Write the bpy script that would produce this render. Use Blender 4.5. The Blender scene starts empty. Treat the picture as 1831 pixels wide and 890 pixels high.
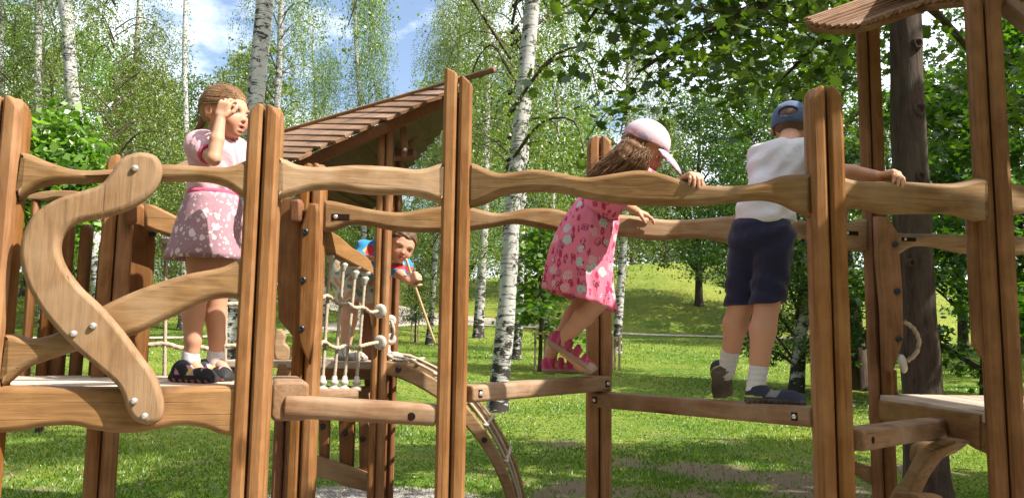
import bpy, bmesh, math, random
import numpy as np
from mathutils import Vector, Matrix

random.seed(7)
rng = np.random.default_rng(7)
scene = bpy.context.scene
COL = scene.collection
R = math.radians

# ---------------------------------------------------------------- camera
EYE = 1.15
FPX = 1400.0                       # focal length in photograph pixels (1831 wide)
PITCH, ROLL = R(6.32), R(0.8)
cam_d = bpy.data.cameras.new('camera')
cam_d.sensor_width = 36.0
cam_d.lens = 36.0 * FPX / 1831.0
cam_d.clip_start, cam_d.clip_end = 0.05, 2000
cam = bpy.data.objects.new('camera', cam_d)
COL.objects.link(cam)
CAM_M = Matrix.Rotation(math.pi / 2 + PITCH, 3, 'X') @ Matrix.Rotation(ROLL, 3, 'Z')
cam.matrix_world = Matrix.Translation((0, 0, EYE)) @ CAM_M.to_4x4()
scene.camera = cam

# ---------------------------------------------------------------- sky and sun
SUN_V = Vector((1.0, -0.40, 1.12)).normalized()        # towards the sun
SUN_EL = math.asin(SUN_V.z)
SUN_AZ = math.atan2(SUN_V.x, SUN_V.y)                   # clockwise from +Y
w = bpy.data.worlds.new('World')
scene.world = w
w.use_nodes = True
nt = w.node_tree
nt.nodes.clear()
wo = nt.nodes.new('ShaderNodeOutputWorld')
bg = nt.nodes.new('ShaderNodeBackground')
sky = nt.nodes.new('ShaderNodeTexSky')
sky.sky_type = 'NISHITA'
sky.sun_disc = False
sky.sun_elevation = SUN_EL
sky.sun_rotation = SUN_AZ
sky.air_density, sky.dust_density, sky.ozone_density = 1.0, 3.5, 1.0
tc = nt.nodes.new('ShaderNodeTexCoord')
mp = nt.nodes.new('ShaderNodeMapping')
mp.inputs['Scale'].default_value = (1.0, 1.0, 1.9)
mp.inputs['Location'].default_value = (0.37, 0.1, 0.2)
cn = nt.nodes.new('ShaderNodeTexNoise')
cn.inputs['Scale'].default_value = 2.6
cn.inputs['Detail'].default_value = 7
cn.inputs['Roughness'].default_value = 0.6
cr = nt.nodes.new('ShaderNodeValToRGB')
cr.color_ramp.elements[0].position = 0.44
cr.color_ramp.elements[1].position = 0.7
mx = nt.nodes.new('ShaderNodeMix')
mx.data_type = 'RGBA'
mx.inputs[7].default_value = (13, 13.2, 13.5, 1)        # sunlit cloud in the sky's own units
nt.links.new(tc.outputs['Generated'], mp.inputs['Vector'])
nt.links.new(mp.outputs[0], cn.inputs['Vector'])
nt.links.new(cn.outputs['Fac'], cr.inputs[0])
nt.links.new(cr.outputs[0], mx.inputs[0])
nt.links.new(sky.outputs[0], mx.inputs[6])
nt.links.new(mx.outputs[2], bg.inputs[0])
bg.inputs[1].default_value = 0.14
nt.links.new(bg.outputs[0], wo.inputs[0])

sun_d = bpy.data.lights.new('sun', 'SUN')
sun_d.energy = 5.0
sun_d.angle = R(0.55)
sun_d.color = (1.0, 0.94, 0.84)
sun = bpy.data.objects.new('sun', sun_d)
COL.objects.link(sun)
sun.rotation_euler = SUN_V.to_track_quat('Z', 'Y').to_euler()

vs = scene.view_settings
vs.view_transform = 'Standard'
vs.look = 'None'
vs.exposure = 1.04
vs.gamma = 1.0
vs.use_curve_mapping = False
scene.cycles.max_bounces = 6
scene.cycles.transparent_max_bounces = 4
scene.cycles.caustics_reflective = False
scene.cycles.caustics_refractive = False

# ---------------------------------------------------------------- helpers
def ray(px, py):
    d = CAM_M @ Vector(((px - 915.5) / FPX, (445.0 - py) / FPX, -1.0))
    return d

CAMP = Vector((0, 0, EYE))

def at(px, py, Y):
    """Point seen at photograph pixel (px, py) at depth Y metres in front of the camera."""
    d = ray(px, py)
    return CAMP + d * (Y / d.y)

def on_plane(px, py, A, N):
    d = ray(px, py)
    return CAMP + d * ((A - CAMP).dot(N) / d.dot(N))

WM = {}
def link(o, parent=None, M=None):
    COL.objects.link(o)
    M = M or Matrix.Identity(4)
    WM[o.name] = M
    if parent is not None:
        o.parent = parent
        o.matrix_parent_inverse = Matrix.Identity(4)
        o.matrix_basis = WM[parent.name].inverted() @ M
    else:
        o.matrix_basis = M
    return o

def tag(o, label=None, cat=None, group=None, kind=None):
    if label: o['label'] = label
    if cat: o['category'] = cat
    if group: o['group'] = group
    if kind: o['kind'] = kind
    return o

def empty(name, loc, label=None, cat=None, group=None):
    o = bpy.data.objects.new(name, None)
    o.empty_display_size = 0.1
    link(o, None, Matrix.Translation(loc))
    return tag(o, label, cat, group)

def mesh_from(name, V, F, smooth=False):
    me = bpy.data.meshes.new(name)
    me.from_pydata([tuple(v) for v in V], [], [tuple(f) for f in F])
    if smooth:
        me.polygons.foreach_set('use_smooth', [True] * len(me.polygons))
    me.update()
    return me

def np_mesh(name, V, F, smooth=False):
    """V (n,3) float, F (m,k) int with a constant k."""
    V = np.asarray(V, np.float32); F = np.asarray(F, np.int32)
    me = bpy.data.meshes.new(name)
    m, k = F.shape
    me.vertices.add(len(V)); me.vertices.foreach_set('co', V.ravel())
    me.loops.add(m * k); me.loops.foreach_set('vertex_index', F.ravel())
    me.polygons.add(m)
    me.polygons.foreach_set('loop_start', np.arange(0, m * k, k, dtype=np.int32))
    me.polygons.foreach_set('use_smooth', np.full(m, smooth, dtype=bool))
    me.update(calc_edges=True)
    me.validate()
    return me

def face_attr(me, name, vals):
    a = me.attributes.new(name, 'FLOAT', 'FACE')
    a.data.foreach_set('value', np.asarray(vals, np.float32))

def vcol(me, cols, name='tint'):
    a = me.attributes.new(name, 'FLOAT_COLOR', 'POINT')
    c = np.ones((len(me.vertices), 4), np.float32); c[:, :3] = cols
    a.data.foreach_set('color', c.ravel())

def obj(name, me, mat, parent=None, M=None, wn=False):
    o = bpy.data.objects.new(name, me)
    if mat is not None and len(me.materials) == 0:
        me.materials.append(mat)
    link(o, parent, M)
    if wn:
        md = o.modifiers.new('normals', 'WEIGHTED_NORMAL'); md.keep_sharp = True
    return o

def catmull(P, n=6, closed=False):
    P = [Vector(p) for p in P]
    out = []
    m = len(P)
    segs = m if closed else m - 1
    for i in range(segs):
        if closed:
            p0, p1, p2, p3 = P[i - 1], P[i], P[(i + 1) % m], P[(i + 2) % m]
        else:
            p1, p2 = P[i], P[i + 1]
            p0 = P[i - 1] if i > 0 else p1 + (p1 - p2)
            p3 = P[i + 2] if i + 2 < m else p2 + (p2 - p1)
        t0 = 0.0
        t1 = t0 + max((p1 - p0).length, 1e-6) ** 0.5
        t2 = t1 + max((p2 - p1).length, 1e-6) ** 0.5
        t3 = t2 + max((p3 - p2).length, 1e-6) ** 0.5
        for j in range(n):
            t = t1 + (t2 - t1) * j / n
            A1 = p0 * ((t1 - t) / (t1 - t0)) + p1 * ((t - t0) / (t1 - t0))
            A2 = p1 * ((t2 - t) / (t2 - t1)) + p2 * ((t - t1) / (t2 - t1))
            A3 = p2 * ((t3 - t) / (t3 - t2)) + p3 * ((t - t2) / (t3 - t2))
            B1 = A1 * ((t2 - t) / (t2 - t0)) + A2 * ((t - t0) / (t2 - t0))
            B2 = A2 * ((t3 - t) / (t3 - t1)) + A3 * ((t - t1) / (t3 - t1))
            out.append(B1 * ((t2 - t) / (t2 - t1)) + B2 * ((t - t1) / (t2 - t1)))
    if not closed:
        out.append(P[-1].copy())
    return out

# ---------------------------------------------------------------- node helper
class NT:
    def __init__(s, name):
        s.m = bpy.data.materials.new(name); s.m.use_nodes = True
        s.t = s.m.node_tree; s.t.nodes.clear()
        s.out = s.n('ShaderNodeOutputMaterial')
    def n(s, typ, **kw):
        nd = s.t.nodes.new(typ)
        for k, v in kw.items():
            if k.startswith('_'): setattr(nd, k[1:], v)
            else: nd.inputs[k.replace('__', ' ')].default_value = v
        return nd
    def l(s, a, b): s.t.links.new(a, b)
    def ramp(s, fac, stops, interp='LINEAR'):
        r = s.n('ShaderNodeValToRGB'); cr = r.color_ramp; cr.interpolation = interp
        while len(cr.elements) < len(stops): cr.elements.new(0.5)
        for e, (p, c) in zip(cr.elements, stops):
            e.position = p; e.color = (*c, 1) if len(c) == 3 else c
        s.l(fac, r.inputs[0]); return r.outputs[0]
    def mix(s, fac, a, b, mode='MIX'):
        m = s.n('ShaderNodeMix', _data_type='RGBA', _blend_type=mode)
        for sock, v in ((m.inputs[0], fac), (m.inputs[6], a), (m.inputs[7], b)):
            if hasattr(v, 'links') or hasattr(v, 'is_linked'): s.l(v, sock)
            elif isinstance(v, (int, float)): sock.default_value = v
            else: sock.default_value = (*v, 1) if len(v) == 3 else v
        return m.outputs[2]
    def math(s, op, a, b=0.0, c=None):
        m = s.n('ShaderNodeMath', _operation=op)
        for i, v in enumerate((a, b) if c is None else (a, b, c)):
            if hasattr(v, 'is_linked'): s.l(v, m.inputs[i])
            else: m.inputs[i].default_value = v
        return m.outputs[0]
    def coords(s, scale=(1, 1, 1), which='Object', rnd=True):
        tc = s.n('ShaderNodeTexCoord'); v = tc.outputs[which]
        if rnd:
            oi = s.n('ShaderNodeObjectInfo'); mu = s.n('ShaderNodeMath', _operation='MULTIPLY'); s.l(oi.outputs['Random'], mu.inputs[0]); mu.inputs[1].default_value = 37.0
            ad = s.n('ShaderNodeVectorMath', _operation='ADD'); s.l(v, ad.inputs[0]); s.l(mu.outputs[0], ad.inputs[1]); v = ad.outputs[0]
        mp = s.n('ShaderNodeMapping', Scale=scale); s.l(v, mp.inputs[0]); return mp.outputs[0]
    def noise(s, vec, scale, detail=4, rough=0.55, dist=0.0):
        n = s.n('ShaderNodeTexNoise', Scale=scale, Detail=detail, Roughness=rough, Distortion=dist); s.l(vec, n.inputs['Vector']); return n.outputs['Fac']
    def finish(s, color, rough=0.7, bump=None, bstr=0.2, bdist=0.01, spec=0.3, **kw):
        b = s.n('ShaderNodeBsdfPrincipled')
        if hasattr(color, 'is_linked'): s.l(color, b.inputs['Base Color'])
        else: b.inputs['Base Color'].default_value = (*color, 1)
        if hasattr(rough, 'is_linked'): s.l(rough, b.inputs['Roughness'])
        else: b.inputs['Roughness'].default_value = rough
        b.inputs['Specular IOR Level'].default_value = spec
        for k, v in kw.items(): b.inputs[k.replace('__', ' ')].default_value = v
        if bump is not None:
            bm = s.n('ShaderNodeBump', Strength=bstr, Distance=bdist); s.l(bump, bm.inputs['Height']); s.l(bm.outputs[0], b.inputs['Normal'])
        s.l(b.outputs[0], s.out.inputs[0]); s.b = b
        return s.m

def wood(name, light, dark, axis='X', rough=0.62, grain=1.0, pale=None):
    k = NT(name)
    st = {'X': (1.0, 14, 14), 'Z': (14, 14, 1.0), 'Y': (14, 1.0, 14)}[axis]
    st2 = {'X': (0.7, 4.5, 4.5), 'Z': (4.5, 4.5, 0.7), 'Y': (4.5, 0.7, 4.5)}[axis]
    v = k.coords(st); v2 = k.coords(st2); v3 = k.coords((1, 1, 1))
    n1 = k.noise(v, 4.0, 6, 0.65, 0.6)
    # growth rings: bands bent by a slow noise
    nb = k.noise(v2, 1.6, 3, 0.5, 0.4)
    ring = k.math('SINE', k.math('MULTIPLY', nb, 70.0))
    ring = k.math('MULTIPLY_ADD', ring, 0.5, 0.5)
    n3 = k.noise(v3, 5.0, 4, 0.6)
    c = k.mix(k.ramp(n1, [(0.3, (0, 0, 0)), (0.7, (1, 1, 1))]), dark, light)
    c = k.mix(k.math('MULTIPLY', ring, 0.28 * grain), c, [x * 0.55 for x in dark])
    # knots
    kv = k.coords({'X': (0.45, 1, 1), 'Z': (1, 1, 0.45), 'Y': (1, 0.45, 1)}[axis])
    vo = k.n('ShaderNodeTexVoronoi', Scale=4.2); k.l(kv, vo.inputs['Vector'])
    kn = k.ramp(vo.outputs['Distance'], [(0.09, (1, 1, 1)), (0.15, (0, 0, 0))])
    c = k.mix(k.math('MULTIPLY', kn, 0.65), c, [x * 0.35 for x in dark])
    # fine drying cracks along the grain
    sc = {'X': (0.5, 60, 60), 'Z': (60, 60, 0.5), 'Y': (60, 0.5, 60)}[axis]
    crk = k.ramp(k.noise(k.coords(sc), 2.2, 2, 0.5), [(0.66, (0, 0, 0)), (0.72, (1, 1, 1))])
    c = k.mix(k.math('MULTIPLY', crk, 0.6), c, [x * 0.3 for x in dark])
    # blotchy wear
    c = k.mix(k.ramp(n3, [(0.42, (0, 0, 0)), (0.75, (0.55,) * 3)]), c, pale or [min(1, x * 1.45 + 0.02) for x in light])
    oi = k.n('ShaderNodeObjectInfo')
    hs = k.n('ShaderNodeHueSaturation'); k.l(c, hs.inputs['Color'])
    k.l(k.math('MULTIPLY_ADD', oi.outputs['Random'], 0.34, 0.82), hs.inputs['Value'])
    k.l(k.math('MULTIPLY_ADD', oi.outputs['Random'], -0.16, 1.06), hs.inputs['Saturation'])
    h = k.math('ADD', n1, k.math('MULTIPLY', crk, -0.8))
    return k.finish(hs.outputs[0], rough, h, 0.45, 0.005, 0.22)

M = {}
M['rail'] = wood('weathered larch', (0.3, 0.17, 0.07), (0.195, 0.102, 0.038), 'X', grain=1.4, pale=(0.38, 0.27, 0.165))
M['post'] = wood('glazed post wood', (0.3, 0.138, 0.045), (0.185, 0.076, 0.024), 'Z', 0.5, 0.9, pale=(0.38, 0.21, 0.095))
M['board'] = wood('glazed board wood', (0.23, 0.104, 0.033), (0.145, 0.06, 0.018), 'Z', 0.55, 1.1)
M['boardx'] = wood('glazed plank wood', (0.285, 0.15, 0.055), (0.185, 0.09, 0.031), 'X', 0.55, 1.0)
M['beam'] = wood('worn balance beam wood', (0.29, 0.165, 0.085), (0.19, 0.1, 0.048), 'X', 0.6, 0.9, pale=(0.44, 0.33, 0.23))
M['deck'] = wood('bleached deck planks', (0.52, 0.42, 0.33), (0.38, 0.29, 0.21), 'X', 0.7, 0.6)
M['roof'] = wood('red brown roof planks', (0.25, 0.138, 0.07), (0.15, 0.075, 0.037), 'X', 0.6, 0.8)
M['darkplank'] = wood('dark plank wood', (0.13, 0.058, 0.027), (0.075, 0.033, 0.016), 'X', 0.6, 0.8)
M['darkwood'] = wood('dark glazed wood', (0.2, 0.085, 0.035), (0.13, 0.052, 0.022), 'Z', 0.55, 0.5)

def simple(name, col, rough=0.6, spec=0.3, nscale=None, namp=0.25, bstr=0.15, **kw):
    k = NT(name)
    if nscale is None: return k.finish(col, rough, spec=spec, **kw)
    n = k.noise(k.coords(), nscale, 5, 0.6)
    c = k.mix(n, [x * (1 - namp) for x in col], [min(1, x * (1 + namp)) for x in col])
    return k.finish(c, rough, n, bstr, 0.005, spec, **kw)

M['bolt'] = simple('zinc bolt', (0.62, 0.62, 0.6), 0.35, 0.5, 60, 0.15, Metallic=0.7)
M['blackbolt'] = simple('black bolt cap', (0.015, 0.015, 0.017), 0.4, 0.5, 80, 0.3)
M['hole'] = simple('recess shade tone', (0.02, 0.012, 0.008), 0.9, 0.1, 30, 0.4)  # near-black colour in place of the shade inside slots and holes
M['plastic'] = simple('cream plastic clamp', (0.45, 0.42, 0.37), 0.45, 0.5, 40, 0.25)
def rope_mat(name, a, b):
    k = NT(name)
    n = k.noise(k.coords(), 160, 4, 0.6)
    return k.finish(k.mix(n, a, b), 0.85, n, 0.4, 0.002, 0.1)
M['rope'] = rope_mat('cream rope', (0.27, 0.21, 0.145), (0.5, 0.425, 0.33))
M['stick'] = rope_mat('tan stick', (0.38, 0.26, 0.13), (0.55, 0.4, 0.22))
# ---------------------------------------------------------------- ground
def smoothstep(a, b, x):
    t = np.clip((x - a) / (b - a), 0, 1); return t * t * (3 - 2 * t)

def ground_z(x, y):
    x = np.asarray(x, float); y = np.asarray(y, float)
    z = 0.064 * np.clip(y - 12, 0, 18) * smoothstep(10, 15, y)
    z = z + (0.2 + 0.05 * smoothstep(2, 10, x)) * np.clip(y - 30.5, 0, 16) + 0.05 * np.clip(y - 46.5, 0, 60)
    z = z + smoothstep(31, 44, y) * 0.5 * np.sin(x * 0.13 + 0.6)
    z = z + 0.03 * np.sin(x * 0.9 + 1.3) * np.sin(y * 0.7) * smoothstep(6, 12, y)
    return z

def worn_f(x, y):
    """How far the lawn is trodden down to soil: near the frame, most at the right."""
    w_ = 0.5 * np.sin(x * 1.9 + 0.7) * np.sin(y * 2.3 + x) + 0.35 * np.sin(x * 4.7 + y * 1.3) * np.sin(y * 3.9 - x * 2.1) + 0.2 * np.sin(9 * x + 5 * y) * np.sin(11 * y - 3 * x)
    w_ = w_ + 0.75 * np.exp(-((x - 1.5) / 1.6) ** 2 - ((y - 7.3) / 0.9) ** 2) + 0.5 * np.exp(-((y - 5.9) / 0.35) ** 2) + 0.45 * np.exp(-((x - 2.6) / 0.7) ** 2 - ((y - 6.2) / 0.8) ** 2)
    return np.clip((w_ - 0.4) * 2.2, 0, 1) * (1 - smoothstep(8.5, 10.5, y))

def gz(x, y): return float(ground_z(x, y))

def ground_hit(px, py):
    """Where the ray through a photograph pixel meets the lawn."""
    d = ray(px, py)
    t = 1.0
    for i in range(4000):
        p = CAMP + d * t
        if p.z < gz(p.x, p.y): return p
        t += 0.02 + t * 0.002
    return p

def grid_sheet(name, xs, ys, mat, dz=0.0):
    X, Y = np.meshgrid(xs, ys)
    Z = ground_z(X, Y) + dz
    V = np.stack([X, Y, Z], -1).reshape(-1, 3)
    nx, ny = len(xs), len(ys)
    i = np.arange(nx * ny).reshape(ny, nx)
    F = np.stack([i[:-1, :-1], i[:-1, 1:], i[1:, 1:], i[1:, :-1]], -1).reshape(-1, 4)
    return obj(name, np_mesh(name, V, F, True), mat)

k = NT('lawn soil and grass')
v = k.coords(rnd=False)
n1 = k.noise(v, 0.35, 5, 0.6); n2 = k.noise(v, 2.3, 5, 0.7); n3 = k.noise(v, 45, 4, 0.7)
c = k.mix(k.ramp(n1, [(0.35, (0, 0, 0)), (0.62, (1, 1, 1))]), (0.075, 0.145, 0.016), (0.17, 0.21, 0.03))
c = k.mix(k.ramp(n2, [(0.5, (0, 0, 0)), (0.78, (1, 1, 1))]), c, (0.26, 0.235, 0.07))
c = k.mix(k.ramp(n3, [(0.3, (0.75,) * 3), (0.5, (0, 0, 0))]), c, (0.045, 0.08, 0.012))
sp = k.n('ShaderNodeSeparateXYZ'); k.l(v, sp.inputs[0])
wa = k.n('ShaderNodeAttribute', _attribute_name='worn')
soil = k.mix(n3, (0.1, 0.07, 0.045), (0.23, 0.175, 0.115))
c = k.mix(wa.outputs['Fac'], c, soil)
dry = k.ramp(k.math('MULTIPLY', k.math('ADD', sp.outputs[1], k.math('MULTIPLY', n1, 14.0)), 0.01), [(0.36, (0, 0, 0)), (0.42, (1, 1, 1))])
c = k.mix(k.math('MULTIPLY', dry, 0.25), c, (0.24, 0.235, 0.05))     # the hillside beyond the path is dry
M['lawn'] = k.finish(c, 0.9, n3, 0.6, 0.03, 0.1)

lawn = grid_sheet('lawn', np.concatenate([np.linspace(-400, -42, 20), np.linspace(-40, -7, 34), np.linspace(-6.5, 6.5, 84), np.linspace(7, 40, 34), np.linspace(42, 400, 20)]),
                  np.concatenate([np.linspace(-40, 4, 12), np.linspace(5, 11, 42), np.linspace(11.5, 60, 98), np.linspace(64, 900, 40)]), M['lawn'])
_c = np.zeros(len(lawn.data.vertices) * 3, np.float32); lawn.data.vertices.foreach_get('co', _c); _c = _c.reshape(-1, 3)
_a = lawn.data.attributes.new('worn', 'FLOAT', 'POINT'); _a.data.foreach_set('value', worn_f(_c[:, 0], _c[:, 1]).astype(np.float32))
tag(lawn, 'green park lawn rising to a dry grassy bank', 'lawn', kind='structure')

# gravel under the climbing frame
k = NT('pale gravel')
v = k.coords(rnd=False)
vo = k.n('ShaderNodeTexVoronoi', Scale=55.0); k.l(v, vo.inputs['Vector'])
hs = k.n('ShaderNodeSeparateColor'); k.l(vo.outputs['Color'], hs.inputs[0])
c = k.ramp(hs.outputs[0], [(0.0, (0.13, 0.11, 0.09)), (0.5, (0.25, 0.225, 0.195)), (1.0, (0.4, 0.38, 0.34))])
M['gravel'] = k.finish(c, 0.85, vo.outputs['Distance'], -0.8, 0.02, 0.2)
def patch(name, outline, mat, dz):
    c = Vector((sum(p[0] for p in outline) / len(outline), sum(p[1] for p in outline) / len(outline)))
    V = [(c.x, c.y, gz(c.x, c.y) + dz)]; F = []
    n = len(outline)
    for f in (0.5, 0.8, 1.0):
        for p in outline:
            x, y = c.x + (p[0] - c.x) * f, c.y + (p[1] - c.y) * f
            V.append((x, y, gz(x, y) + dz))
    for i in range(n):
        j = (i + 1) % n
        F.append((0, 1 + i, 1 + j))
        for r in range(2):
            F.append((1 + r * n + i, 1 + (r + 1) * n + i, 1 + (r + 1) * n + j, 1 + r * n + j))
    return obj(name, mesh_from(name, V, F, True), mat)
GRAVEL = [(-5, 0.8), (5.5, 0.8), (5.5, 5.0), (4, 5.1), (2.4, 5.3), (1.6, 5.4), (0.9, 5.58), (0.5, 5.6), (0.1, 5.5), (-0.4, 5.85), (-0.8, 5.98), (-1.2, 6.0), (-1.55, 5.9), (-1.8, 5.5), (-2.2, 5.2), (-3.2, 5.1), (-5, 5.0)]
gv = patch('gravel_bed', [(p.x, p.y) for p in catmull([(*p, 0) for p in GRAVEL], 5, True)], M['gravel'], 0.006)
tag(gv, 'pale gravel bed under the climbing frame', 'gravel', kind='structure')
# loose stones on the gravel
N = 5200
sx = rng.uniform(-2.6, 2.2, N); sy = np.interp(sx, [-2.2, -1.8, -1.5, -0.8, -0.4, 0.1, 0.7, 1.6, 2.4], [5.3, 5.5, 5.95, 6.05, 5.9, 5.55, 5.65, 5.45, 5.35]) - np.abs(rng.normal(0, 0.4, N)) + 0.05
rad = rng.uniform(0.006, 0.016, N)
base = np.array([(1, 0, 0), (-0.5, 0.87, 0), (-0.5, -0.87, 0), (0, 0, 0.8)])
ang = rng.uniform(0, 6.28, N)
ca, sa = np.cos(ang), np.sin(ang)
V = np.zeros((N, 4, 3))
V[:, :, 0] = sx[:, None] + rad[:, None] * (base[None, :, 0] * ca[:, None] - base[None, :, 1] * sa[:, None])
V[:, :, 1] = sy[:, None] + rad[:, None] * (base[None, :, 0] * sa[:, None] + base[None, :, 1] * ca[:, None])
V[:, :, 2] = 0.007 + rad[:, None] * base[None, :, 2]
F = (np.arange(N)[:, None, None] * 4 + np.array([(0, 1, 3), (1, 2, 3), (2, 0, 3)])[None]).reshape(-1, 3)
st = obj('gravel_stones', np_mesh('gravel_stones', V.reshape(-1, 3), F), simple('grey stones', (0.3, 0.275, 0.245), 0.8, 0.2, 25, 0.45))
tag(st, 'loose pale stones at the edge of the gravel bed', 'stones', kind='stuff')

# park path: runs across below the bank and widens to the left
k = NT('pale path surface')
n = k.noise(k.coords(rnd=False), 9, 6, 0.7)
M['path'] = k.finish(k.mix(n, (0.42, 0.36, 0.28), (0.56, 0.5, 0.41)), 0.85, n, 0.2, 0.01, 0.2)
def strip(name, pts, mat, dz=0.02):
    """pts: (x, y, half width) along the path."""
    P = catmull(pts, 10)
    V = []; F = []
    for i, p in enumerate(P):
        a = P[max(i - 1, 0)]; b = P[min(i + 1, len(P) - 1)]
        t = Vector((b.x - a.x, b.y - a.y)).normalized(); nrm = Vector((-t.y, t.x))
        for s in (-1, -0.33, 0.33, 1):
            x, y = p.x + nrm.x * p.z * s, p.y + nrm.y * p.z * s
            V.append((x, y, gz(x, y) + dz))
    for i in range(len(P) - 1):
        for j in range(3):
            a = i * 4 + j
            F.append((a, a + 1, a + 5, a + 4))
    return obj(name, mesh_from(name, V, F, True), mat)
pp = []
for (px, py, hw) in ((1700, 612, 0.12), (1400, 604, 0.12), (1290, 603, 0.13), (1130, 597, 0.16), (985, 586, 0.25), (880, 577, 0.8), (790, 572, 1.2), (735, 570, 1.6), (680, 577, 1.3), (560, 590, 0.8), (430, 600, 0.6), (300, 604, 0.6), (120, 606, 0.6), (-150, 606, 0.6)):
    g = ground_hit(px, py); pp.append((g.x, g.y, hw))
tag(strip('path', pp, M['path']), 'pale gravel path across the park below the grassy bank', 'path', kind='structure')
g0 = ground_hit(725, 572); 
pb = [(g0.x, g0.y, 1.5), (g0.x - 3, g0.y + 4, 1.5), (g0.x - 7, g0.y + 7.5, 1.4), (g0.x - 13, g0.y + 10, 1.4)]
tag(strip('branch_path', pb, M['path'], 0.034), 'pale path branching up the bank behind the peeking boy', 'path', kind='structure')
# ---------------------------------------------------------------- climbing frame
frame = empty('climbing_frame', (0, 3.1, 0), 'large brown wooden climbing frame with wavy rails, ropes and plank roofs', 'climbing frame')

def stave_mesh(name, w, h0, h1, ox, oy, slope=0.0, rnd=0.03):
    """One stave of a post: rounded square prism, outer top edge rounded off towards (ox, oy)."""
    r = 0.0115; hw = w / 2
    prof = []
    for cx, cy, a0 in ((1, 1, 0), (-1, 1, 90), (-1, -1, 180), (1, -1, 270)):
        rr = r * (1.35 if (cx * ox > 0 or cy * oy > 0) else 1.0)
        for a in (0, 14, 76, 90):
            t = R(a0 + a)
            prof.append((cx * (hw - rr) + rr * math.cos(t), cy * (hw - rr) + rr * math.sin(t)))
    V = []; F = []; n = len(prof)
    def top(x, y):                       # height of the cut end over (x, y)
        o = max(0.0, (x * ox + y * oy) / hw)
        return h1 + slope * x - rnd * o * o
    rings = [(1.0, None)]
    for x, y in prof: V.append((x, y, h0))
    for drop, sc in ((0.012, 1.0), (0.004, 0.975), (0.0, 0.9), (0.0, 0.45)):
        for x, y in prof:
            V.append((x * sc, y * sc, top(x * sc, y * sc) - drop))
    for k_ in range(4):
        for i in range(n):
            j = (i + 1) % n
            F.append((k_ * n + i, k_ * n + j, (k_ + 1) * n + j, (k_ + 1) * n + i))
    F.append(tuple(range(4 * n, 5 * n)))
    me = mesh_from(name, V, F, True); me.set_sharp_from_angle(angle=R(24))
    return me

POST_W = 0.115
def post(p, ztop, rot=0.0, z0=-0.05, slope=0.0, mat='post', w=POST_W, rnd=0.03, parent=None):
    x, y = p.x, p.y
    g = 0.007; sw = (w - g) / 2
    M0 = Matrix.Translation((x, y, 0)) @ Matrix.Rotation(rot, 4, 'Z')
    core_h = ztop - 0.09
    c = 0.018
    V = [(sx * c, sy * c, z) for z in (z0, core_h) for sx, sy in ((-1, -1), (1, -1), (1, 1), (-1, 1))]
    F = [(0, 1, 5, 4), (1, 2, 6, 5), (2, 3, 7, 6), (3, 0, 4, 7), (4, 5, 6, 7)]
    o = obj('post', mesh_from('post_core', V, F), M['darkwood'], frame, M0)
    for ox in (-1, 1):
        for oy in (-1, 1):
            dz = slope * ox * (sw / 2 + g / 2)
            me = stave_mesh('stave', sw, z0, ztop + dz + random.uniform(-0.004, 0.004), ox, oy * 0.5, slope, rnd if not (slope < 0 and ox < 0) else 0.0)
            obj('stave', me, M[mat], o, M0 @ Matrix.Translation((ox * (sw + g) / 2, oy * (sw + g) / 2, 0)), True)
    return o

def ztop(px, py, Y): return at(px, py, Y).z

PL = at(10, 260, 2.62); P475 = at(475, 250, 2.85); P815 = at(819, 200, 3.1)
P1470 = at(1471, 200, 2.8); P1785 = at(1766, 200, 2.95); P1070 = at(1071, 300, 3.83)
P560 = at(559, 380, 3.7); P690 = at(685, 450, 4.25); P1565 = at(1560, 300, 4.0); P185 = at(181, 830, 3.35)
P505 = at(506, 830, 4.5); P705 = at(704, 500, 4.9)
for P_ in (PL, P475, P815, P1470, P1785, P1070, P560, P690, P1565, P185, P505, P705): P_.z = 0
post(PL, ztop(20, 176, 2.6), 0.12)
post(P475, ztop(475, 186, 2.8), 0.1)
post(P815, ztop(819, 131, 3.05), 0.06, slope=-0.5, rnd=0.012)
post(P1470, ztop(1470, 153, 2.75), -0.1)
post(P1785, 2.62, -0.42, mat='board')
post(P1070, ztop(1071, 246, 3.8), 0.0)
post(P560, ztop(560, 292, 3.66), 0.0)
post(P690, ztop(695, 205, 4.2), 0.0, mat='post', w=0.082)
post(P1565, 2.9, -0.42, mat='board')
post(P185, ztop(203, 280, 3.33), 0.35)
post(P505, 0.95, 0.3, mat='darkwood')
post(P705, ztop(712, 210, 4.9), 0.0, mat='darkwood', w=0.07)

def plane_frame(A, B, off):
    """Frame of the vertical plane through ground points A, B; moved off metres towards the camera.
    local X along A->B, local Z up, local Y away from the camera."""
    A2 = Vector((A.x, A.y, 0)); B2 = Vector((B.x, B.y, 0))
    X = (B2 - A2).normalized(); Z = Vector((0, 0, 1)); Yv = Z.cross(X)
    if Yv.y < 0: X = -X; Yv = -Yv
    O = A2 - Yv * off
    return O, X, Yv, Z

def px_outline(outline, O, X, Yv, Z):
    pts = []
    for px, py in outline:
        p = on_plane(px, py, O, Yv) - O
        pts.append(Vector((p.dot(X), p.z, 0)))
    return pts

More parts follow.
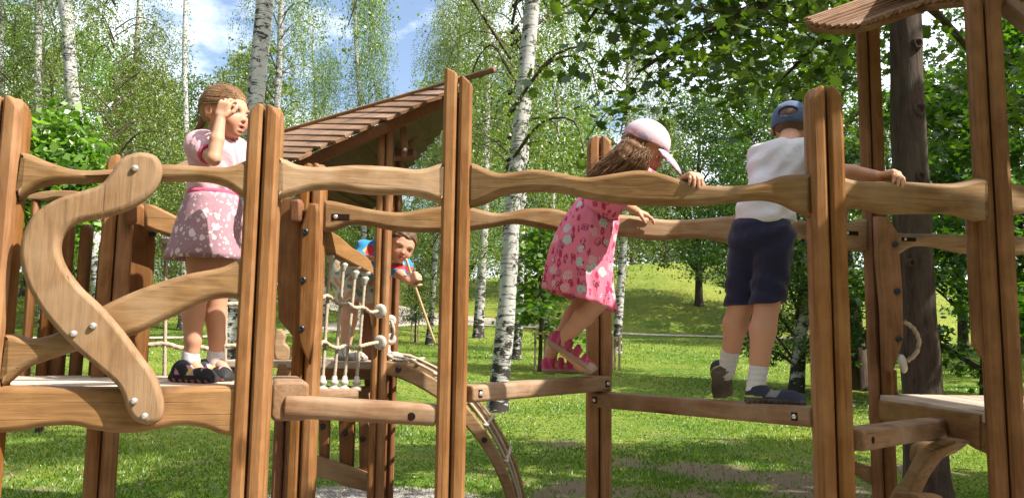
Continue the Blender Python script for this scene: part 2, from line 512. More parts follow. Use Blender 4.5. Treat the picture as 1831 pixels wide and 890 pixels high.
def slab_mesh(name, pts, t, r, half=None):
    """pts: closed 2D outline (x, z); extruded t along +Y with edges rounded by r."""
    n = len(pts)
    area = sum(pts[i].x * pts[(i + 1) % n].y - pts[(i + 1) % n].x * pts[i].y for i in range(n))
    if area < 0: pts = pts[::-1]                # (a reversed rail outline still pairs i with n-1-i)
    nrm = []
    for i in range(n):
        a, b, c = pts[i - 1], pts[i], pts[(i + 1) % n]
        e1 = (b - a); e2 = (c - b)
        n1 = Vector((e1.y, -e1.x, 0)); n2 = Vector((e2.y, -e2.x, 0))
        if n1.length > 0: n1.normalize()
        if n2.length > 0: n2.normalize()
        s = n1 + n2
        L = s.length
        if L < 1e-6: s = n1; L = 1
        s = s / L
        cosv = max(0.5, s.dot(n1) if n1.length else 1)
        nrm.append(s / cosv)
    V = []; F = []
    prof = [(r, 0.0), (r * 0.29, r * 0.29), (0.0, r), (0.0, t - r), (r * 0.29, t - r * 0.29), (r, t)]
    for ins, y in prof:
        for p, q in zip(pts, nrm):
            V.append((p.x - q.x * ins, y, p.y - q.y * ins))
    for k_ in range(len(prof) - 1):
        for i in range(n):
            j = (i + 1) % n
            F.append((k_ * n + i, k_ * n + j, (k_ + 1) * n + j, (k_ + 1) * n + i))
    nside = len(F)
    o2 = (len(prof) - 1) * n
    if half:                                   # rails: the first half of the outline is the top edge, the second the bottom edge reversed
        for i in range(half - 1):
            j, j2 = n - 1 - i, n - 2 - i
            F.append((i, i + 1, j2, j)); F.append((o2 + i, o2 + j, o2 + j2, o2 + i + 1))
    else:
        F.append(tuple(range(n - 1, -1, -1)))
        F.append(tuple(range(o2, o2 + n)))
    me = mesh_from(name, V, F, True)
    bm = bmesh.new(); bm.from_mesh(me); bm.faces.ensure_lookup_table()
    for f in bm.faces[nside:]: f.smooth = False
    bmesh.ops.recalc_face_normals(bm, faces=bm.faces[:]); bm.to_mesh(me); bm.free()
    return me

def slab(name, outline, A, B, t, mat, off=None, r=0.012, parent=None, closed_smooth=False, sub=5, half=None):
    """Board cut to a photographed outline, standing in the vertical plane through A and B."""
    off = t / 2 if off is None else off
    O, X, Yv, Z = plane_frame(A, B, off)
    if closed_smooth:
        pts = px_outline(outline, O, X, Yv, Z)
        pts = catmull(pts, sub, True)
    else:
        pts = px_outline(outline, O, X, Yv, Z)
    c = Vector((sum(p.x for p in pts) / len(pts), sum(p.y for p in pts) / len(pts), 0))
    pts = [p - c for p in pts]
    W = O + X * c.x + Z * c.y
    Mx = Matrix((( X.x, Yv.x, 0, W.x), (X.y, Yv.y, 0, W.y), (0, 0, 1, W.z), (0, 0, 0, 1)))
    return obj(name, slab_mesh(name, pts, t, r, half), M[mat] if isinstance(mat, str) else mat, parent or frame, Mx)

def rail(top, bot, A, B, t=0.075, mat='rail', r=0.021, name='rail', off=None, sub=6):
    T = catmull([(*p, 0) for p in top], sub); Bo = catmull([(*p, 0) for p in bot], sub)
    tx = [p.x for p in T]; bx = [p.x for p in Bo]; NR = 64
    us = [i / (NR - 1) for i in range(NR)]
    T2 = [(tx[0] + (tx[-1] - tx[0]) * u, float(np.interp(tx[0] + (tx[-1] - tx[0]) * u, tx, [p.y for p in T]))) for u in us]
    B2 = [(bx[0] + (bx[-1] - bx[0]) * u, float(np.interp(bx[0] + (bx[-1] - bx[0]) * u, bx, [p.y for p in Bo]))) for u in us]
    return slab(name, T2 + B2[::-1], A, B, t, mat, off, r, half=NR)

r1 = rail([(32, 271), (48, 273), (85, 288), (130, 301), (200, 301), (289, 292), (370, 296), (403, 297), (420, 293), (450, 280)],
          [(30, 356), (40, 347), (60, 335), (90, 326), (148, 324), (193, 322), (290, 321), (370, 322), (404, 331), (425, 345), (450, 362)], PL, P475)
r2 = rail([(495, 279), (508, 282), (534, 293), (577, 297), (636, 293.5), (695, 296), (750, 301), (772, 297), (795, 288)],
          [(495, 354), (518, 348), (557, 338), (597, 336), (656, 344), (707, 345), (750, 348), (795, 362)], P475, P815)
r3 = rail([(835, 288), (852, 293), (873, 303), (893, 308), (953, 301), (998, 307), (1046, 315.5), (1095, 309), (1144, 302.6), (1184, 309), (1229, 323.6), (1269, 330), (1323, 330), (1362, 324.5), (1396, 313), (1418, 310), (1455, 309)],
          [(833, 369), (860, 362), (893, 347), (941, 340), (1002, 342), (1046, 352), (1095, 360), (1144, 364), (1184, 365), (1245, 365), (1292, 361), (1334, 356), (1368, 355), (1396, 361), (1418, 372), (1455, 388)], P815, P1470)
r4 = rail([(1495, 308), (1517, 316), (1531, 320), (1559, 323), (1615, 323), (1685, 326.5), (1713, 325.6), (1751, 317), (1770, 317)],
          [(1495, 385), (1524, 373), (1552, 370), (1590, 379), (1661, 379), (1708, 379), (1737, 386), (1770, 396)], P1470, P1785)
P_R = P1785 + Vector((0.9, 0.25, 0))
r5 = rail([(1795, 318), (1815, 325), (1850, 332), (1900, 332)], [(1795, 396), (1822, 384), (1850, 378), (1900, 380)], P1785, P_R)
b1 = rail([(575, 357), (593, 358), (620, 364), (675, 375), (715, 378.5), (754, 373), (787, 368), (841, 369.5), (860, 374), (893, 380), (941, 372), (990, 372), (1018, 378), (1060, 384)],
          [(575, 414), (597, 411), (620, 401), (652, 401), (695, 409), (734, 413), (787, 413.5), (840, 410.5), (881, 404.5), (921, 398), (953, 402.5), (988, 410), (1030, 420), (1060, 428)], P560, P1070)
b2 = rail([(1085, 382), (1117, 383), (1160, 388), (1196, 392), (1250, 390.5), (1309, 385), (1360, 383), (1421, 390.5), (1460, 397), (1505, 400), (1520, 397.5), (1556, 387)],
          [(1085, 420), (1117, 421), (1156, 426), (1184, 427.6), (1224, 425), (1265, 425), (1297, 431), (1360, 436), (1425, 426), (1447, 425), (1508, 443), (1556, 449)], P1070, P1565)
P1565R = P1565 + Vector((1.2, 0.25, 0))
b3 = rail([(1590, 410), (1604, 414), (1623, 416.5), (1670, 417), (1728, 419), (1800, 421), (1900, 424)],
          [(1590, 462), (1610, 455), (1634, 441), (1667, 438.5), (1728, 450.6), (1800, 455), (1900, 450)], P1565, P1565R)
brace_rail = rail([(3, 598), (20, 597), (45, 604), (70, 603), (110, 590), (190, 542), (260, 512), (330, 490), (395, 477), (420, 466), (450, 447)],
                  [(0, 692), (12, 683), (40, 660), (85, 642), (150, 622), (230, 600), (300, 568), (360, 540), (395, 532), (420, 533), (450, 540)], PL, P475, name='diagonal_rail')
fascia_l = rail([(-40, 690), (5, 690), (202, 692), (430, 689)],
                [(-40, 776), (0, 774), (40, 770), (76, 763.5), (126, 761), (167, 769), (217, 775), (263, 771), (323, 761), (364, 766), (399, 778), (430, 780)], PL, P475, 0.07, 'boardx', name='fascia_board')
ext = [obj for obj in ()]

# dome bolts / caps
def dome_mesh(name, r, h, n=12, hollow=False):
    V = []; F = []
    prof = [(r, 0), (r, h * 0.35), (r * 0.86, h * 0.7), (r * 0.55, h * 0.95), (r * 0.3, h)]
    if hollow: prof += [(r * 0.28, h * 0.6), (0.01 * r, h * 0.55)]
    else: prof += [(0.01 * r, h * 1.02)]
    for a, b in prof:
        for i in range(n):
            t = 2 * math.pi * i / n
            V.append((a * math.cos(t), -b, a * math.sin(t)))
    for k_ in range(len(prof) - 1):
        for i in range(n):
            j = (i + 1) % n
            F.append((k_ * n + i, k_ * n + j, (k_ + 1) * n + j, (k_ + 1) * n + i))
    return mesh_from(name, V, F, True)
BOLT_ME = dome_mesh('bolt', 0.0112, 0.015)
BOLT_ME.materials.append(M['bolt'])
CAP_ME = dome_mesh('bolt_cap', 0.0165, 0.012, hollow=True)
CAP_ME.materials.append(M['blackbolt'])
def bolts(pxs, A, B, off, parent, me=BOLT_ME, name='bolt'):
    O, X, Yv, Z = plane_frame(A, B, off)
    for px, py in pxs:
        p = on_plane(px, py, O, Yv)
        Mx = Matrix(((X.x, Yv.x, 0, p.x), (X.y, Yv.y, 0, p.y), (0, 0, 1, p.z), (0, 0, 0, 1)))
        obj(name, me, None, parent, Mx)

# the big S-shaped brace in front of the left platform
S_OUT = [(258, 271), (279, 279), (288, 300), (281, 328), (262, 352), (230, 372), (180, 388), (135, 398), (113, 415), (105, 440), (112, 470),
         (140, 510), (180, 548), (215, 588), (250, 635), (275, 670), (288, 705), (291, 735), (283, 753), (262, 759), (240, 752), (225, 732),
         (219, 712), (208, 690), (180, 664), (140, 630), (100, 590), (65, 545), (42, 500), (33, 460), (36, 425), (50, 392), (75, 368), (110, 350), (150, 338), (178, 328), (196, 308), (212, 285), (232, 274)]
sb = slab('curved_brace', S_OUT, PL, P475, 0.055, wood('curved brace wood', (0.26, 0.145, 0.06), (0.18, 0.093, 0.036), 'Z', 0.62, 1.2, pale=(0.33, 0.225, 0.13)), 0.0375 + 0.055 + 0.002, 0.018, None, True, 4)
bolts([(242, 301), (132, 596), (167, 582), (240, 716), (259, 743)], PL, P475, 0.0375 + 0.057, sb)

# --- boxes laid between two 3D points
def beam_mesh(name, L, w, h, r):
    prof = []
    for cx, cy, a0 in ((1, 1, 0), (-1, 1, 90), (-1, -1, 180), (1, -1, 270)):
        for a in (0, 30, 60, 90):
            t = R(a0 + a); prof.append((cx * (w / 2 - r) + r * math.cos(t), cy * (h / 2 - r) + r * math.sin(t)))
    n = len(prof); V = []; F = []
    e = min(r * 0.7, 0.012)
    st = [(0, 1 - e / (w / 2)), (e * 0.3, 1 - 0.3 * e / (w / 2)), (e, 1), (L - e, 1), (L - e * 0.3, 1 - 0.3 * e / (w / 2)), (L, 1 - e / (w / 2))]
    for x, s in st:
        for y, z in prof: V.append((x - L / 2, y * s, z * s))
    for k_ in range(len(st) - 1):
        for i in range(n):
            j = (i + 1) % n
            F.append((k_ * n + i, k_ * n + j, (k_ + 1) * n + j, (k_ + 1) * n + i))
    F.append(tuple(range(n - 1, -1, -1))); F.append(tuple(range((len(st) - 1) * n, len(st) * n)))
    me = mesh_from(name, V, F, True)
    bm = bmesh.new(); bm.from_mesh(me); bmesh.ops.recalc_face_normals(bm, faces=bm.faces[:]); bm.to_mesh(me); bm.free()
    return me
def beam(name, a, b, w, h, mat, r=0.014, parent=None, roll=0.0, up=(0, 0, 1)):
    a = Vector(a); b = Vector(b)
    X = (b - a).normalized(); U = Vector(up); Yv = U.cross(X)
    if Yv.length < 1e-4: Yv = Vector((0, 1, 0)).cross(X)
    Yv.normalize(); Z = X.cross(Yv)
    c = (a + b) / 2
    Mx = Matrix(((X.x, Yv.x, Z.x, c.x), (X.y, Yv.y, Z.y, c.y), (X.z, Yv.z, Z.z, c.z), (0, 0, 0, 1)))
    if roll: Mx = Mx @ Matrix.Rotation(roll, 4, 'X')
    return obj(name, beam_mesh(name, (b - a).length, w, h, r), M[mat] if isinstance(mat, str) else mat, parent or frame, Mx, True)
def vertcyl(name, c, r, h, mat, parent, axis=(0, 1, 0)):
    """Short plug (dark disc for a shaded hole, peg) with its axis along the given direction."""
    ax = Vector(axis).normalized(); q = ax.to_track_quat('Z', 'Y').to_matrix().to_4x4()
    n = 14; V = []; F = []
    for z in (-h / 2, h / 2):
        for i in range(n): V.append((r * math.cos(2 * math.pi * i / n), r * math.sin(2 * math.pi * i / n), z))
    for i in range(n): F.append((i, (i + 1) % n, n + (i + 1) % n, n + i))
    F.append(tuple(range(n - 1, -1, -1))); F.append(tuple(range(n, 2 * n)))
    return obj(name, mesh_from(name, V, F), M[mat], parent, Matrix.Translation(c) @ q)

def slot(pxa, pxb, A, B, off, parent, bolt=True):
    """Slot for a rail end screw: raised plate coloured dark for its inner shade, small bolt."""
    O, X, Yv, Z = plane_frame(A, B, off)
    a = on_plane(*pxa, O, Yv); b = on_plane(*pxb, O, Yv)
    c = (a + b) / 2 - Yv * 0.001
    Lx = abs((b - a).dot(X)); Lz = abs((b - a).z)
    Mx = Matrix(((X.x, Yv.x, 0, c.x), (X.y, Yv.y, 0, c.y), (0, 0, 1, c.z), (0, 0, 0, 1)))
    # a low raised plate, dark all over in place of the shade inside
    x, z, d = Lx / 2, Lz / 2, 0.002
    V = [(-x, 0, -z), (x, 0, -z), (x, 0, z), (-x, 0, z), (-x * .94, -d, -z * .86), (x * .94, -d, -z * .86), (x * .94, -d, z * .86), (-x * .94, -d, z * .86)]
    F = [(4, 5, 6, 7), (0, 1, 5, 4), (1, 2, 6, 5), (2, 3, 7, 6), (3, 0, 4, 7)]
    o = obj('bolt_slot', mesh_from('bolt_slot', V, F), M['hole'], parent, Mx)
    if bolt:
        sm = dome_mesh('slot_bolt', min(0.011, Lz * 0.35), 0.006); sm.materials.append(M['bolt'])
        obj('bolt', sm, None, parent, Mx @ Matrix.Translation((-x * 0.55 if Lx > Lz * 1.5 else 0, -0.002, 0)))
slot((593, 382), (625, 394), P560, P1070, 0.0375, b1)
slot((1509, 413), (1535, 421), P1070, P1565, 0.0375, b2)
slot((1612, 424), (1638, 432), P1565, P1565R, 0.0375, b3)

# balance beams
zA = at(640, 735, 3.0).z
bA = beam('balance_beam', at(508, 725, 2.99), at(780, 741, 3.09), 0.085, 0.084, 'beam', 0.026)
vertcyl('bolt_hole', at(738, 742, 3.075) - Vector((0, 0.0445, 0)), 0.0155, 0.004, 'hole', bA)
beB = beam('balance_beam', at(831, 703, 3.12), at(1080, 684, 3.74), 0.095, 0.068, 'beam', 0.016)
bC = beam('balance_beam', at(1066, 713, 3.76), at(1462, 745, 2.86), 0.095, 0.07, 'beam', 0.016)
beD = beam('balance_beam', at(1519, 785, 2.78), at(1702, 759, 3.5), 0.11, 0.075, 'beam', 0.018)
def on_beam(o, u, name, w, h, parts):
    """Bolt slot or hole on the camera side of a beam at fraction u of its length."""
    Mx = WM[o.name]; L = o.dimensions.x if o.dimensions.x else 1
    return Mx
def beam_slot(o, L, w, u, sx=0.03, sz=0.03, side=-1):
    Mx = WM[o.name] @ Matrix.Translation(((u - 0.5) * L, side * (w / 2 + 0.001), 0))
    if side > 0: Mx = Mx @ Matrix.Rotation(math.pi, 4, 'Z')
    x, z, d = sx / 2, sz / 2, 0.0015
    V = [(-x, 0, -z), (x, 0, -z), (x, 0, z), (-x, 0, z), (-x * .9, -d, -z * .9), (x * .9, -d, -z * .9), (x * .9, -d, z * .9), (-x * .9, -d, z * .9)]
    F = [(4, 5, 6, 7), (0, 1, 5, 4), (1, 2, 6, 5), (2, 3, 7, 6), (3, 0, 4, 7)]
    obj('bolt_slot', mesh_from('bolt_slot', V, F), M['hole'], o, Mx)
    sm = dome_mesh('slot_bolt', sz * 0.3, 0.006); sm.materials.append(M['bolt'])
    obj('bolt', sm, None, o, Mx @ Matrix.Translation((0, -0.0015, 0)))
LB = (at(831, 703, 3.12) - at(1080, 684, 3.74)).length
LC = (at(1066, 713, 3.76) - at(1462, 745, 2.86)).length
beam_slot(beB, LB, 0.095, 0.96); beam_slot(beB, LB, 0.095, 0.045, 0.02, 0.032)
beam_slot(bC, LC, 0.095, 0.035); beam_slot(bC, LC, 0.095, 0.945, 0.026, 0.03)
LD = (at(1519, 785, 2.78) - at(1702, 759, 3.5)).length
vertcyl('bolt_hole', WM[beD.name] @ Vector(((0.03 - 0.5) * LD + 0.03, -0.0555, 0)), 0.012, 0.003, 'hole', beD, WM[beD.name].to_3x3() @ Vector((0, 1, 0)))

# left platform: planks, side beam with the pale rounded end
ZL = at(200, 690, 2.72).z - 0.004
plat = beam('platform', Vector((PL.x + 0.1, PL.y + 0.62, ZL - 0.09)), Vector((P475.x + 0.05, P475.y + 0.55, ZL - 0.09)), 0.06, 0.1, 'boardx')
dA = Vector((PL.x - 0.25, PL.y, 0)); dB = Vector((P475.x + 0.02, P475.y, 0))
dX = (dB - dA).normalized(); dY = Vector((-dX.y, dX.x, 0))
for i in range(6):
    o_ = 0.035 + i * 0.118 + 0.055
    beam('plank', dA + dY * o_ + Vector((0, 0, ZL - 0.02)), dB + dY * o_ + dX * (0.0 if i < 1 else 0.05) + Vector((0, 0, ZL - 0.02)), 0.112, 0.04, 'deck', 0.006, plat)
beam('side_beam', at(519, 717, 2.97), at(508, 700, 3.62), 0.135, 0.145, 'beam', 0.022)

# right platform
ZR = EYE - 0.265
fr = rail([(1575, 709), (1640, 716), (1700, 724.5), (1790, 736)], [(1575, 752), (1640, 760), (1690, 783), (1720, 783), (1745, 788), (1772, 804), (1790, 812)], P1565, P1785, 0.07, 'boardx', name='fascia_board')
rX = (P1785 - P1565); rX.z = 0; rL = rX.length; rX.normalize(); rY = Vector((-rX.y, rX.x, 0))
if rY.x < 0: rY = -rY
plr = beam('platform', P1565 + rY * 0.6 + Vector((0, 0, ZR - 0.09)), P1785 + rY * 0.6 + Vector((0, 0, ZR - 0.09)), 0.06, 0.1, 'boardx')
for i in range(8):
    o_ = -0.03 + i * 0.118 + 0.055
    beam('plank', P1565 + rY * o_ - rX * (-0.06 if i == 0 else 0.02) + Vector((0, 0, ZR - 0.02)), P1785 + rY * o_ - rX * 0.06 + Vector((0, 0, ZR - 0.02)), 0.112, 0.04, 'deck', 0.006, plr)

# boards with bolt caps
vb = slab('bolted_board', [(551, 362), (567, 363), (569, 380), (566, 500), (560, 590), (553, 652), (533, 612), (531, 590), (534, 500), (537, 405)], P560 - Vector((0.3, 0, 0)), P560, 0.045, 'board', 0.0575 + 0.047, 0.012)
bolts([(546, 414), (542, 500), (539, 587)], P560 - Vector((0.3, 0, 0)), P560, 0.0575 + 0.047, vb, CAP_ME, 'bolt_cap')
slab('side_board', [(503, 352), (543, 352), (543, 610), (527, 608), (513, 590), (496, 570), (493, 400)], P560 - Vector((0.5, -0.05, 0)), P560, 0.04, 'board', 0.05)
slab('grip_block', [(517, 357), (533, 355), (537, 362), (537, 392), (533, 398), (517, 397)], P560 - Vector((0.5, -0.05, 0)), P560, 0.06, 'darkwood', 0.115, 0.012)
rb = slab('bolted_board', [(1566, 386), (1590, 388), (1607, 416), (1615, 510), (1617, 604), (1599, 664), (1581, 664), (1578, 565), (1568, 455)], P1565 - Vector((0.3, -0.02, 0)), P1565, 0.05, 'board', 0.075 + 0.05, 0.012)
bolts([(1601, 437), (1605, 521), (1608, 606)], P1565 - Vector((0.3, -0.02, 0)), P1565, 0.127, rb, CAP_ME, 'bolt_cap')
slab('side_board', [(1727, 380), (1780, 380), (1790, 680), (1776, 690), (1770, 660), (1752, 636), (1738, 612), (1731, 483)], P1785 - Vector((0.4, -0.18, 0)), P1785, 0.045, 'board', 0.03, 0.012)
# curved braces under the right platform
slab('curved_brace', [(1612, 890), (1640, 850), (1662, 812), (1690, 790), (1720, 783), (1738, 790), (1720, 800), (1690, 818), (1665, 850), (1640, 900), (1612, 930)], P1565, P1785, 0.06, 'rail', -0.05, 0.012, None, True, 4)
slab('curved_brace', [(1512, 815), (1535, 826), (1565, 836), (1600, 840), (1600, 876), (1565, 868), (1535, 850), (1512, 845)], P1565 - Vector((0.6, 0.1, 0)), P1565, 0.06, 'rail', 0.0, 0.012, None, True, 4)
slab('curved_brace', [(1640, 796), (1690, 790), (1730, 793), (1715, 806), (1690, 818), (1660, 822), (1640, 830)], P1565 + Vector((0, 0.3, 0)), P1565R + Vector((0, 0.3, 0)), 0.05, 'rail', 0.0, 0.01, None, True, 4)
slab('foot_block', [(1640, 886), (1662, 880), (1690, 890), (1690, 930), (1640, 930)], P1565, P1785, 0.1, 'rail', -0.3, 0.012, None, True, 4)

# ropes
def rope_mesh(name, pts, r, twist=90.0, lobes=3, n=9, per=0.02, amp=0.16):
    P = catmull(pts, 12) if len(pts) > 2 else [Vector(pts[0]).lerp(Vector(pts[1]), i / 40) for i in range(41)]
    V = []; F = []; s = 0
    up = Vector((0.31, 0.2, 0.93)).normalized()
    for i, p in enumerate(P):
        a = P[max(i - 1, 0)]; b = P[min(i + 1, len(P) - 1)]
        t = (b - a).normalized()
        u = up.cross(t)
        if u.length < 0.2: u = Vector((1, 0, 0)).cross(t)
        u.normalize(); v_ = t.cross(u)
        if i: s += (p - P[i - 1]).length
        for j in range(n):
            th = 2 * math.pi * j / n
            rr = r * (1 + amp * math.cos(lobes * (th - twist * s)))
            V.append(p + (u * math.cos(th) + v_ * math.sin(th)) * rr)
    for i in range(len(P) - 1):
        for j in range(n):
            k2 = (j + 1) % n
            F.append((i * n + j, i * n + k2, (i + 1) * n + k2, (i + 1) * n + j))
    F.append(tuple(range(n - 1, -1, -1))); F.append(tuple(range((len(P) - 1) * n, len(P) * n)))
    return mesh_from(name, V, F, True)
def rope(name, pts, r, parent=None, mat='rope', **kw):
    return obj(name, rope_mesh(name, pts, r, **kw), M[mat], parent or frame)
def lathe_mesh(name, prof, n=14):
    V = []; F = []
    for r_, z in prof:
        for i in range(n):
            V.append((r_ * math.cos(2 * math.pi * i / n), r_ * math.sin(2 * math.pi * i / n), z))
    for k_ in range(len(prof) - 1):
        for i in range(n):
            F.append((k_ * n + i, k_ * n + (i + 1) % n, (k_ + 1) * n + (i + 1) % n, (k_ + 1) * n + i))
    F.append(tuple(range(n - 1, -1, -1))); F.append(tuple(range((len(prof) - 1) * n, len(prof) * n)))
    return mesh_from(name, V, F, True)
CLAMP = lathe_mesh('rope_clamp', [(0.006, -0.05), (0.012, -0.045), (0.014, -0.03), (0.02, -0.022), (0.021, -0.012), (0.014, -0.008), (0.015, 0.0), (0.027, 0.006), (0.028, 0.02), (0.012, 0.026)])
CLAMP.materials.append(M['plastic'])
BALL = lathe_mesh('rope_anchor', [(0.036, 0.0), (0.041, 0.003), (0.042, 0.008), (0.038, 0.016), (0.03, 0.021), (0.018, 0.023), (0.012, 0.02), (0.006, 0.02)])
BALL.materials.append(M['plastic'])
def put(name, me, p, axis, parent, s=1.0):
    q = Vector(axis).normalized().to_track_quat('Z', 'Y').to_matrix().to_4x4()
    return obj(name, me, None, parent, Matrix.Translation(p) @ q @ Matrix.Scale(s, 4))

# net panel between the posts of the far tower
netA, netB = P560, P690
tb = slab('sloping_board', [(575, 408), (590, 412), (606, 420), (622, 434), (632, 443), (650, 452), (664, 466), (669, 478), (669, 492), (655, 484), (575, 442)], netA, netB, 0.06, 'boardx', 0.03, 0.01)
net = slab('net_foot_beam', [(566, 694), (642, 694), (642, 712), (566, 712)], netA, netB, 0.07, 'beam', 0.035, 0.012)
O_, X_, Y_, Z_ = plane_frame(netA, netB, 0.0)
for i, (xt, yt, xb, yb) in enumerate(((591, 452, 576, 690), (615, 467, 597, 690), (636, 481, 615, 690), (653, 492, 637, 690))):
    a = on_plane(xt, yt, O_, Y_); b = on_plane(xb, yb, O_, Y_)
    rope('net_rope', [a, b], 0.0082, net, twist=80, amp=0.22)
    d = (a - b).normalized()
    put('rope_clamp', CLAMP, a, d, net, 1.05); put('rope_clamp', CLAMP, b, -d, net, 1.05)
for pts in ([(568, 540), (582, 529), (592, 532), (606, 543), (622, 543), (634, 550), (650, 550), (662, 558), (676, 556)],
            [(568, 618), (580, 611), (590, 618), (606, 622), (618, 617), (632, 622), (648, 618), (660, 615), (676, 612)]):
    P_ = [on_plane(px, py, O_ - Y_ * 0.02, Y_) for px, py in pts]
    rope('net_rope', P_, 0.0095, net, twist=70, amp=0.22)
    put('rope_anchor', BALL, P_[-1] + Vector((0.012, 0.012, 0)), Vector((-0.4, -1, 0)), net, 0.95)
for py in (573, 606):
    put('rope_anchor', BALL, at(698, py, 4.45), Vector((0.35, -1, 0)), net, 0.8)
rope('net_rope', [at(699, 573, 4.4), at(704, 590, 4.38), at(699, 606, 4.4)], 0.0095, net)

# net on the far side of the left platform, seen behind the girl
nl = slab('sloping_board', [(258, 362), (275, 366), (300, 378), (340, 398), (370, 412), (370, 445), (330, 432), (300, 420), (270, 410), (258, 405)], P185, P560, 0.05, 'boardx', 0.025, 0.012)
O2, X2, Y2, Z2 = plane_frame(P185 + Vector((0, 0.1, 0)), P560 + Vector((0, 0.1, 0)), 0.0)
for xt, yt, xb, yb in ((297, 436, 294, 680), (352, 460, 352, 684), (405, 470, 402, 684)):
    a = on_plane(xt, yt, O2, Y2); b = on_plane(xb, yb, O2, Y2)
    rope('net_rope', [a, b], 0.0082, nl, twist=80, amp=0.22)
    put('rope_clamp', CLAMP, a, a - b, nl, 1.1)
for pts in ([(235, 610), (265, 616), (295, 614), (325, 622), (352, 619), (378, 624), (405, 618), (432, 618)],
            [(330, 545), (352, 540), (380, 547), (405, 544), (440, 543)]):
    rope('net_rope', [on_plane(px, py, O2, Y2) for px, py in pts], 0.0105, nl, twist=70)

# rope loop with its pale knob on the right board
rope('rope_loop', [at(1616, 574, 3.92), at(1634, 588, 3.92), at(1643, 610, 3.92), at(1637, 632, 3.92), at(1622, 645, 3.92)], 0.0105, rb, twist=70, amp=0.22)
put('rope_anchor', BALL, at(1610, 650, 3.9), Vector((0.9, -0.7, 0.2)), rb, 1.15)
beam('peg', at(1592, 660, 4.0), at(1594, 712, 4.0), 0.05, 0.05, 'board', 0.012)

# climbing arch: two bent side boards and rope rungs
def arch(A, B, off, parent=None):
    top = [(680, 643), (700, 646), (730, 653), (777, 676), (810, 700), (832, 722), (868, 768), (898, 820), (925, 890), (940, 960)]
    bot = [(680, 670), (700, 672), (730, 683), (777, 709), (805, 732), (832, 761), (868, 808), (890, 850), (905, 892), (915, 960)]
    T = [(p.x, p.y) for p in catmull([(*p, 0) for p in top], 5)]; Bo = [(p.x, p.y) for p in catmull([(*p, 0) for p in bot], 5)]
    return T, Bo, slab('arch_board', T + Bo[::-1], A, B, 0.055, 'rail', off, 0.01)
arA = Vector((P690.x, P690.y - 0.02, 0)); arB = arA + Vector((1, 0.12, 0))
T, Bo, ar1 = arch(arA, arB, 0.0)
me2 = ar1.data
ar2 = obj('arch_board', me2, None, frame, Matrix.Translation((0.03, 0.62, 0)) @ WM[ar1.name], True)
bolts([(712, 660), (866, 785)], arA, arB, 0.0, ar1, CAP_ME, 'bolt_cap')
Oa, Xa, Ya, Za = plane_frame(arA, arB, 0.0)
for f in (0.1, 0.22, 0.34, 0.46, 0.57, 0.68, 0.8):
    q = T[int(f * (len(T) - 1))]
    a = on_plane(*q, Oa, Ya) + Vector((0, 0.03, 0.012)); b = a + Vector((0.03, 0.62, 0))
    rope('rung_rope', [a, b], 0.011, ar1, twist=75)
    put('rope_clamp', CLAMP, a + Vector((0, 0, 0.005)), Vector((0.2, -0.2, 1)), ar1, 0.62)
for dy in (0.03, 0.32):
    rope('rung_rope', [on_plane(*T[int(f * (len(T) - 1))], Oa, Ya) + Vector((0.01 * dy, dy, 0.03)) for f in (0.05, 0.2, 0.4, 0.55, 0.7, 0.85, 0.98)], 0.0085, ar1, twist=75)

# far tower: platform edge, slatted wall below it
beam('fascia_board', at(496, 664, 4.3), at(664, 662, 4.45), 0.06, 0.09, 'boardx', 0.01)
pl2 = beam('platform', at(560, 648, 4.75) + Vector((0, 0, -0.06)), at(690, 648, 4.75) + Vector((0, 0, -0.06)), 0.06, 0.08, 'boardx')
zf = at(600, 642, 4.5).z - 0.004
for i in range(6):
    y_ = 4.34 + i * 0.116
    beam('plank', Vector((-1.55, y_, zf - 0.02)), Vector((-0.66, y_, zf - 0.02)), 0.11, 0.038, 'deck', 0.006, pl2)
for (xa, xb, yt, yb) in ((568, 590, 690, 822), (604, 634, 690, 838), (640, 661, 690, 852)):
    s_ = slab('wall_slat', [(xa, yt), (xb, yt), (xb - 4, yb), (xa - 4 + 6, yb)], P505, P690 + Vector((0, 0.15, 0)), 0.035, 'board', 0.0, 0.008)
    bolts([((xa + xb) / 2 - 2, yt + 72 + (xa - 568) * 0.3)], P505, P690 + Vector((0, 0.15, 0)), 0.0, s_, CAP_ME, 'bolt_cap')
slab('wall_rail', [(556, 813), (600, 826), (655, 846), (668, 852), (668, 882), (640, 875), (612, 868), (590, 858), (556, 852)], P505, P690 + Vector((0, 0.15, 0)), 0.05, 'rail', 0.05, 0.01, None)
slab('side_board', [(648, 480), (690, 480), (690, 700), (652, 700), (645, 600)], P690 - Vector((0.4, -0.4, 0)), P690 + Vector((0, 0.4, 0)), 0.035, 'darkwood', 0.0, 0.01)
slab('wall_rail', [(580, 495), (640, 500), (690, 505), (690, 522), (640, 518), (580, 512)], P505 + Vector((0, 0.6, 0)), P705, 0.04, 'darkwood', 0.0, 0.01)
slab('knotted_log', [(493, 590), (503, 588), (512, 600), (510, 612), (520, 622), (518, 644), (500, 646), (490, 640)], P505, P690 + Vector((0, 0.4, 0)), 0.06, 'rail', 0.1, 0.015, None, True, 4)

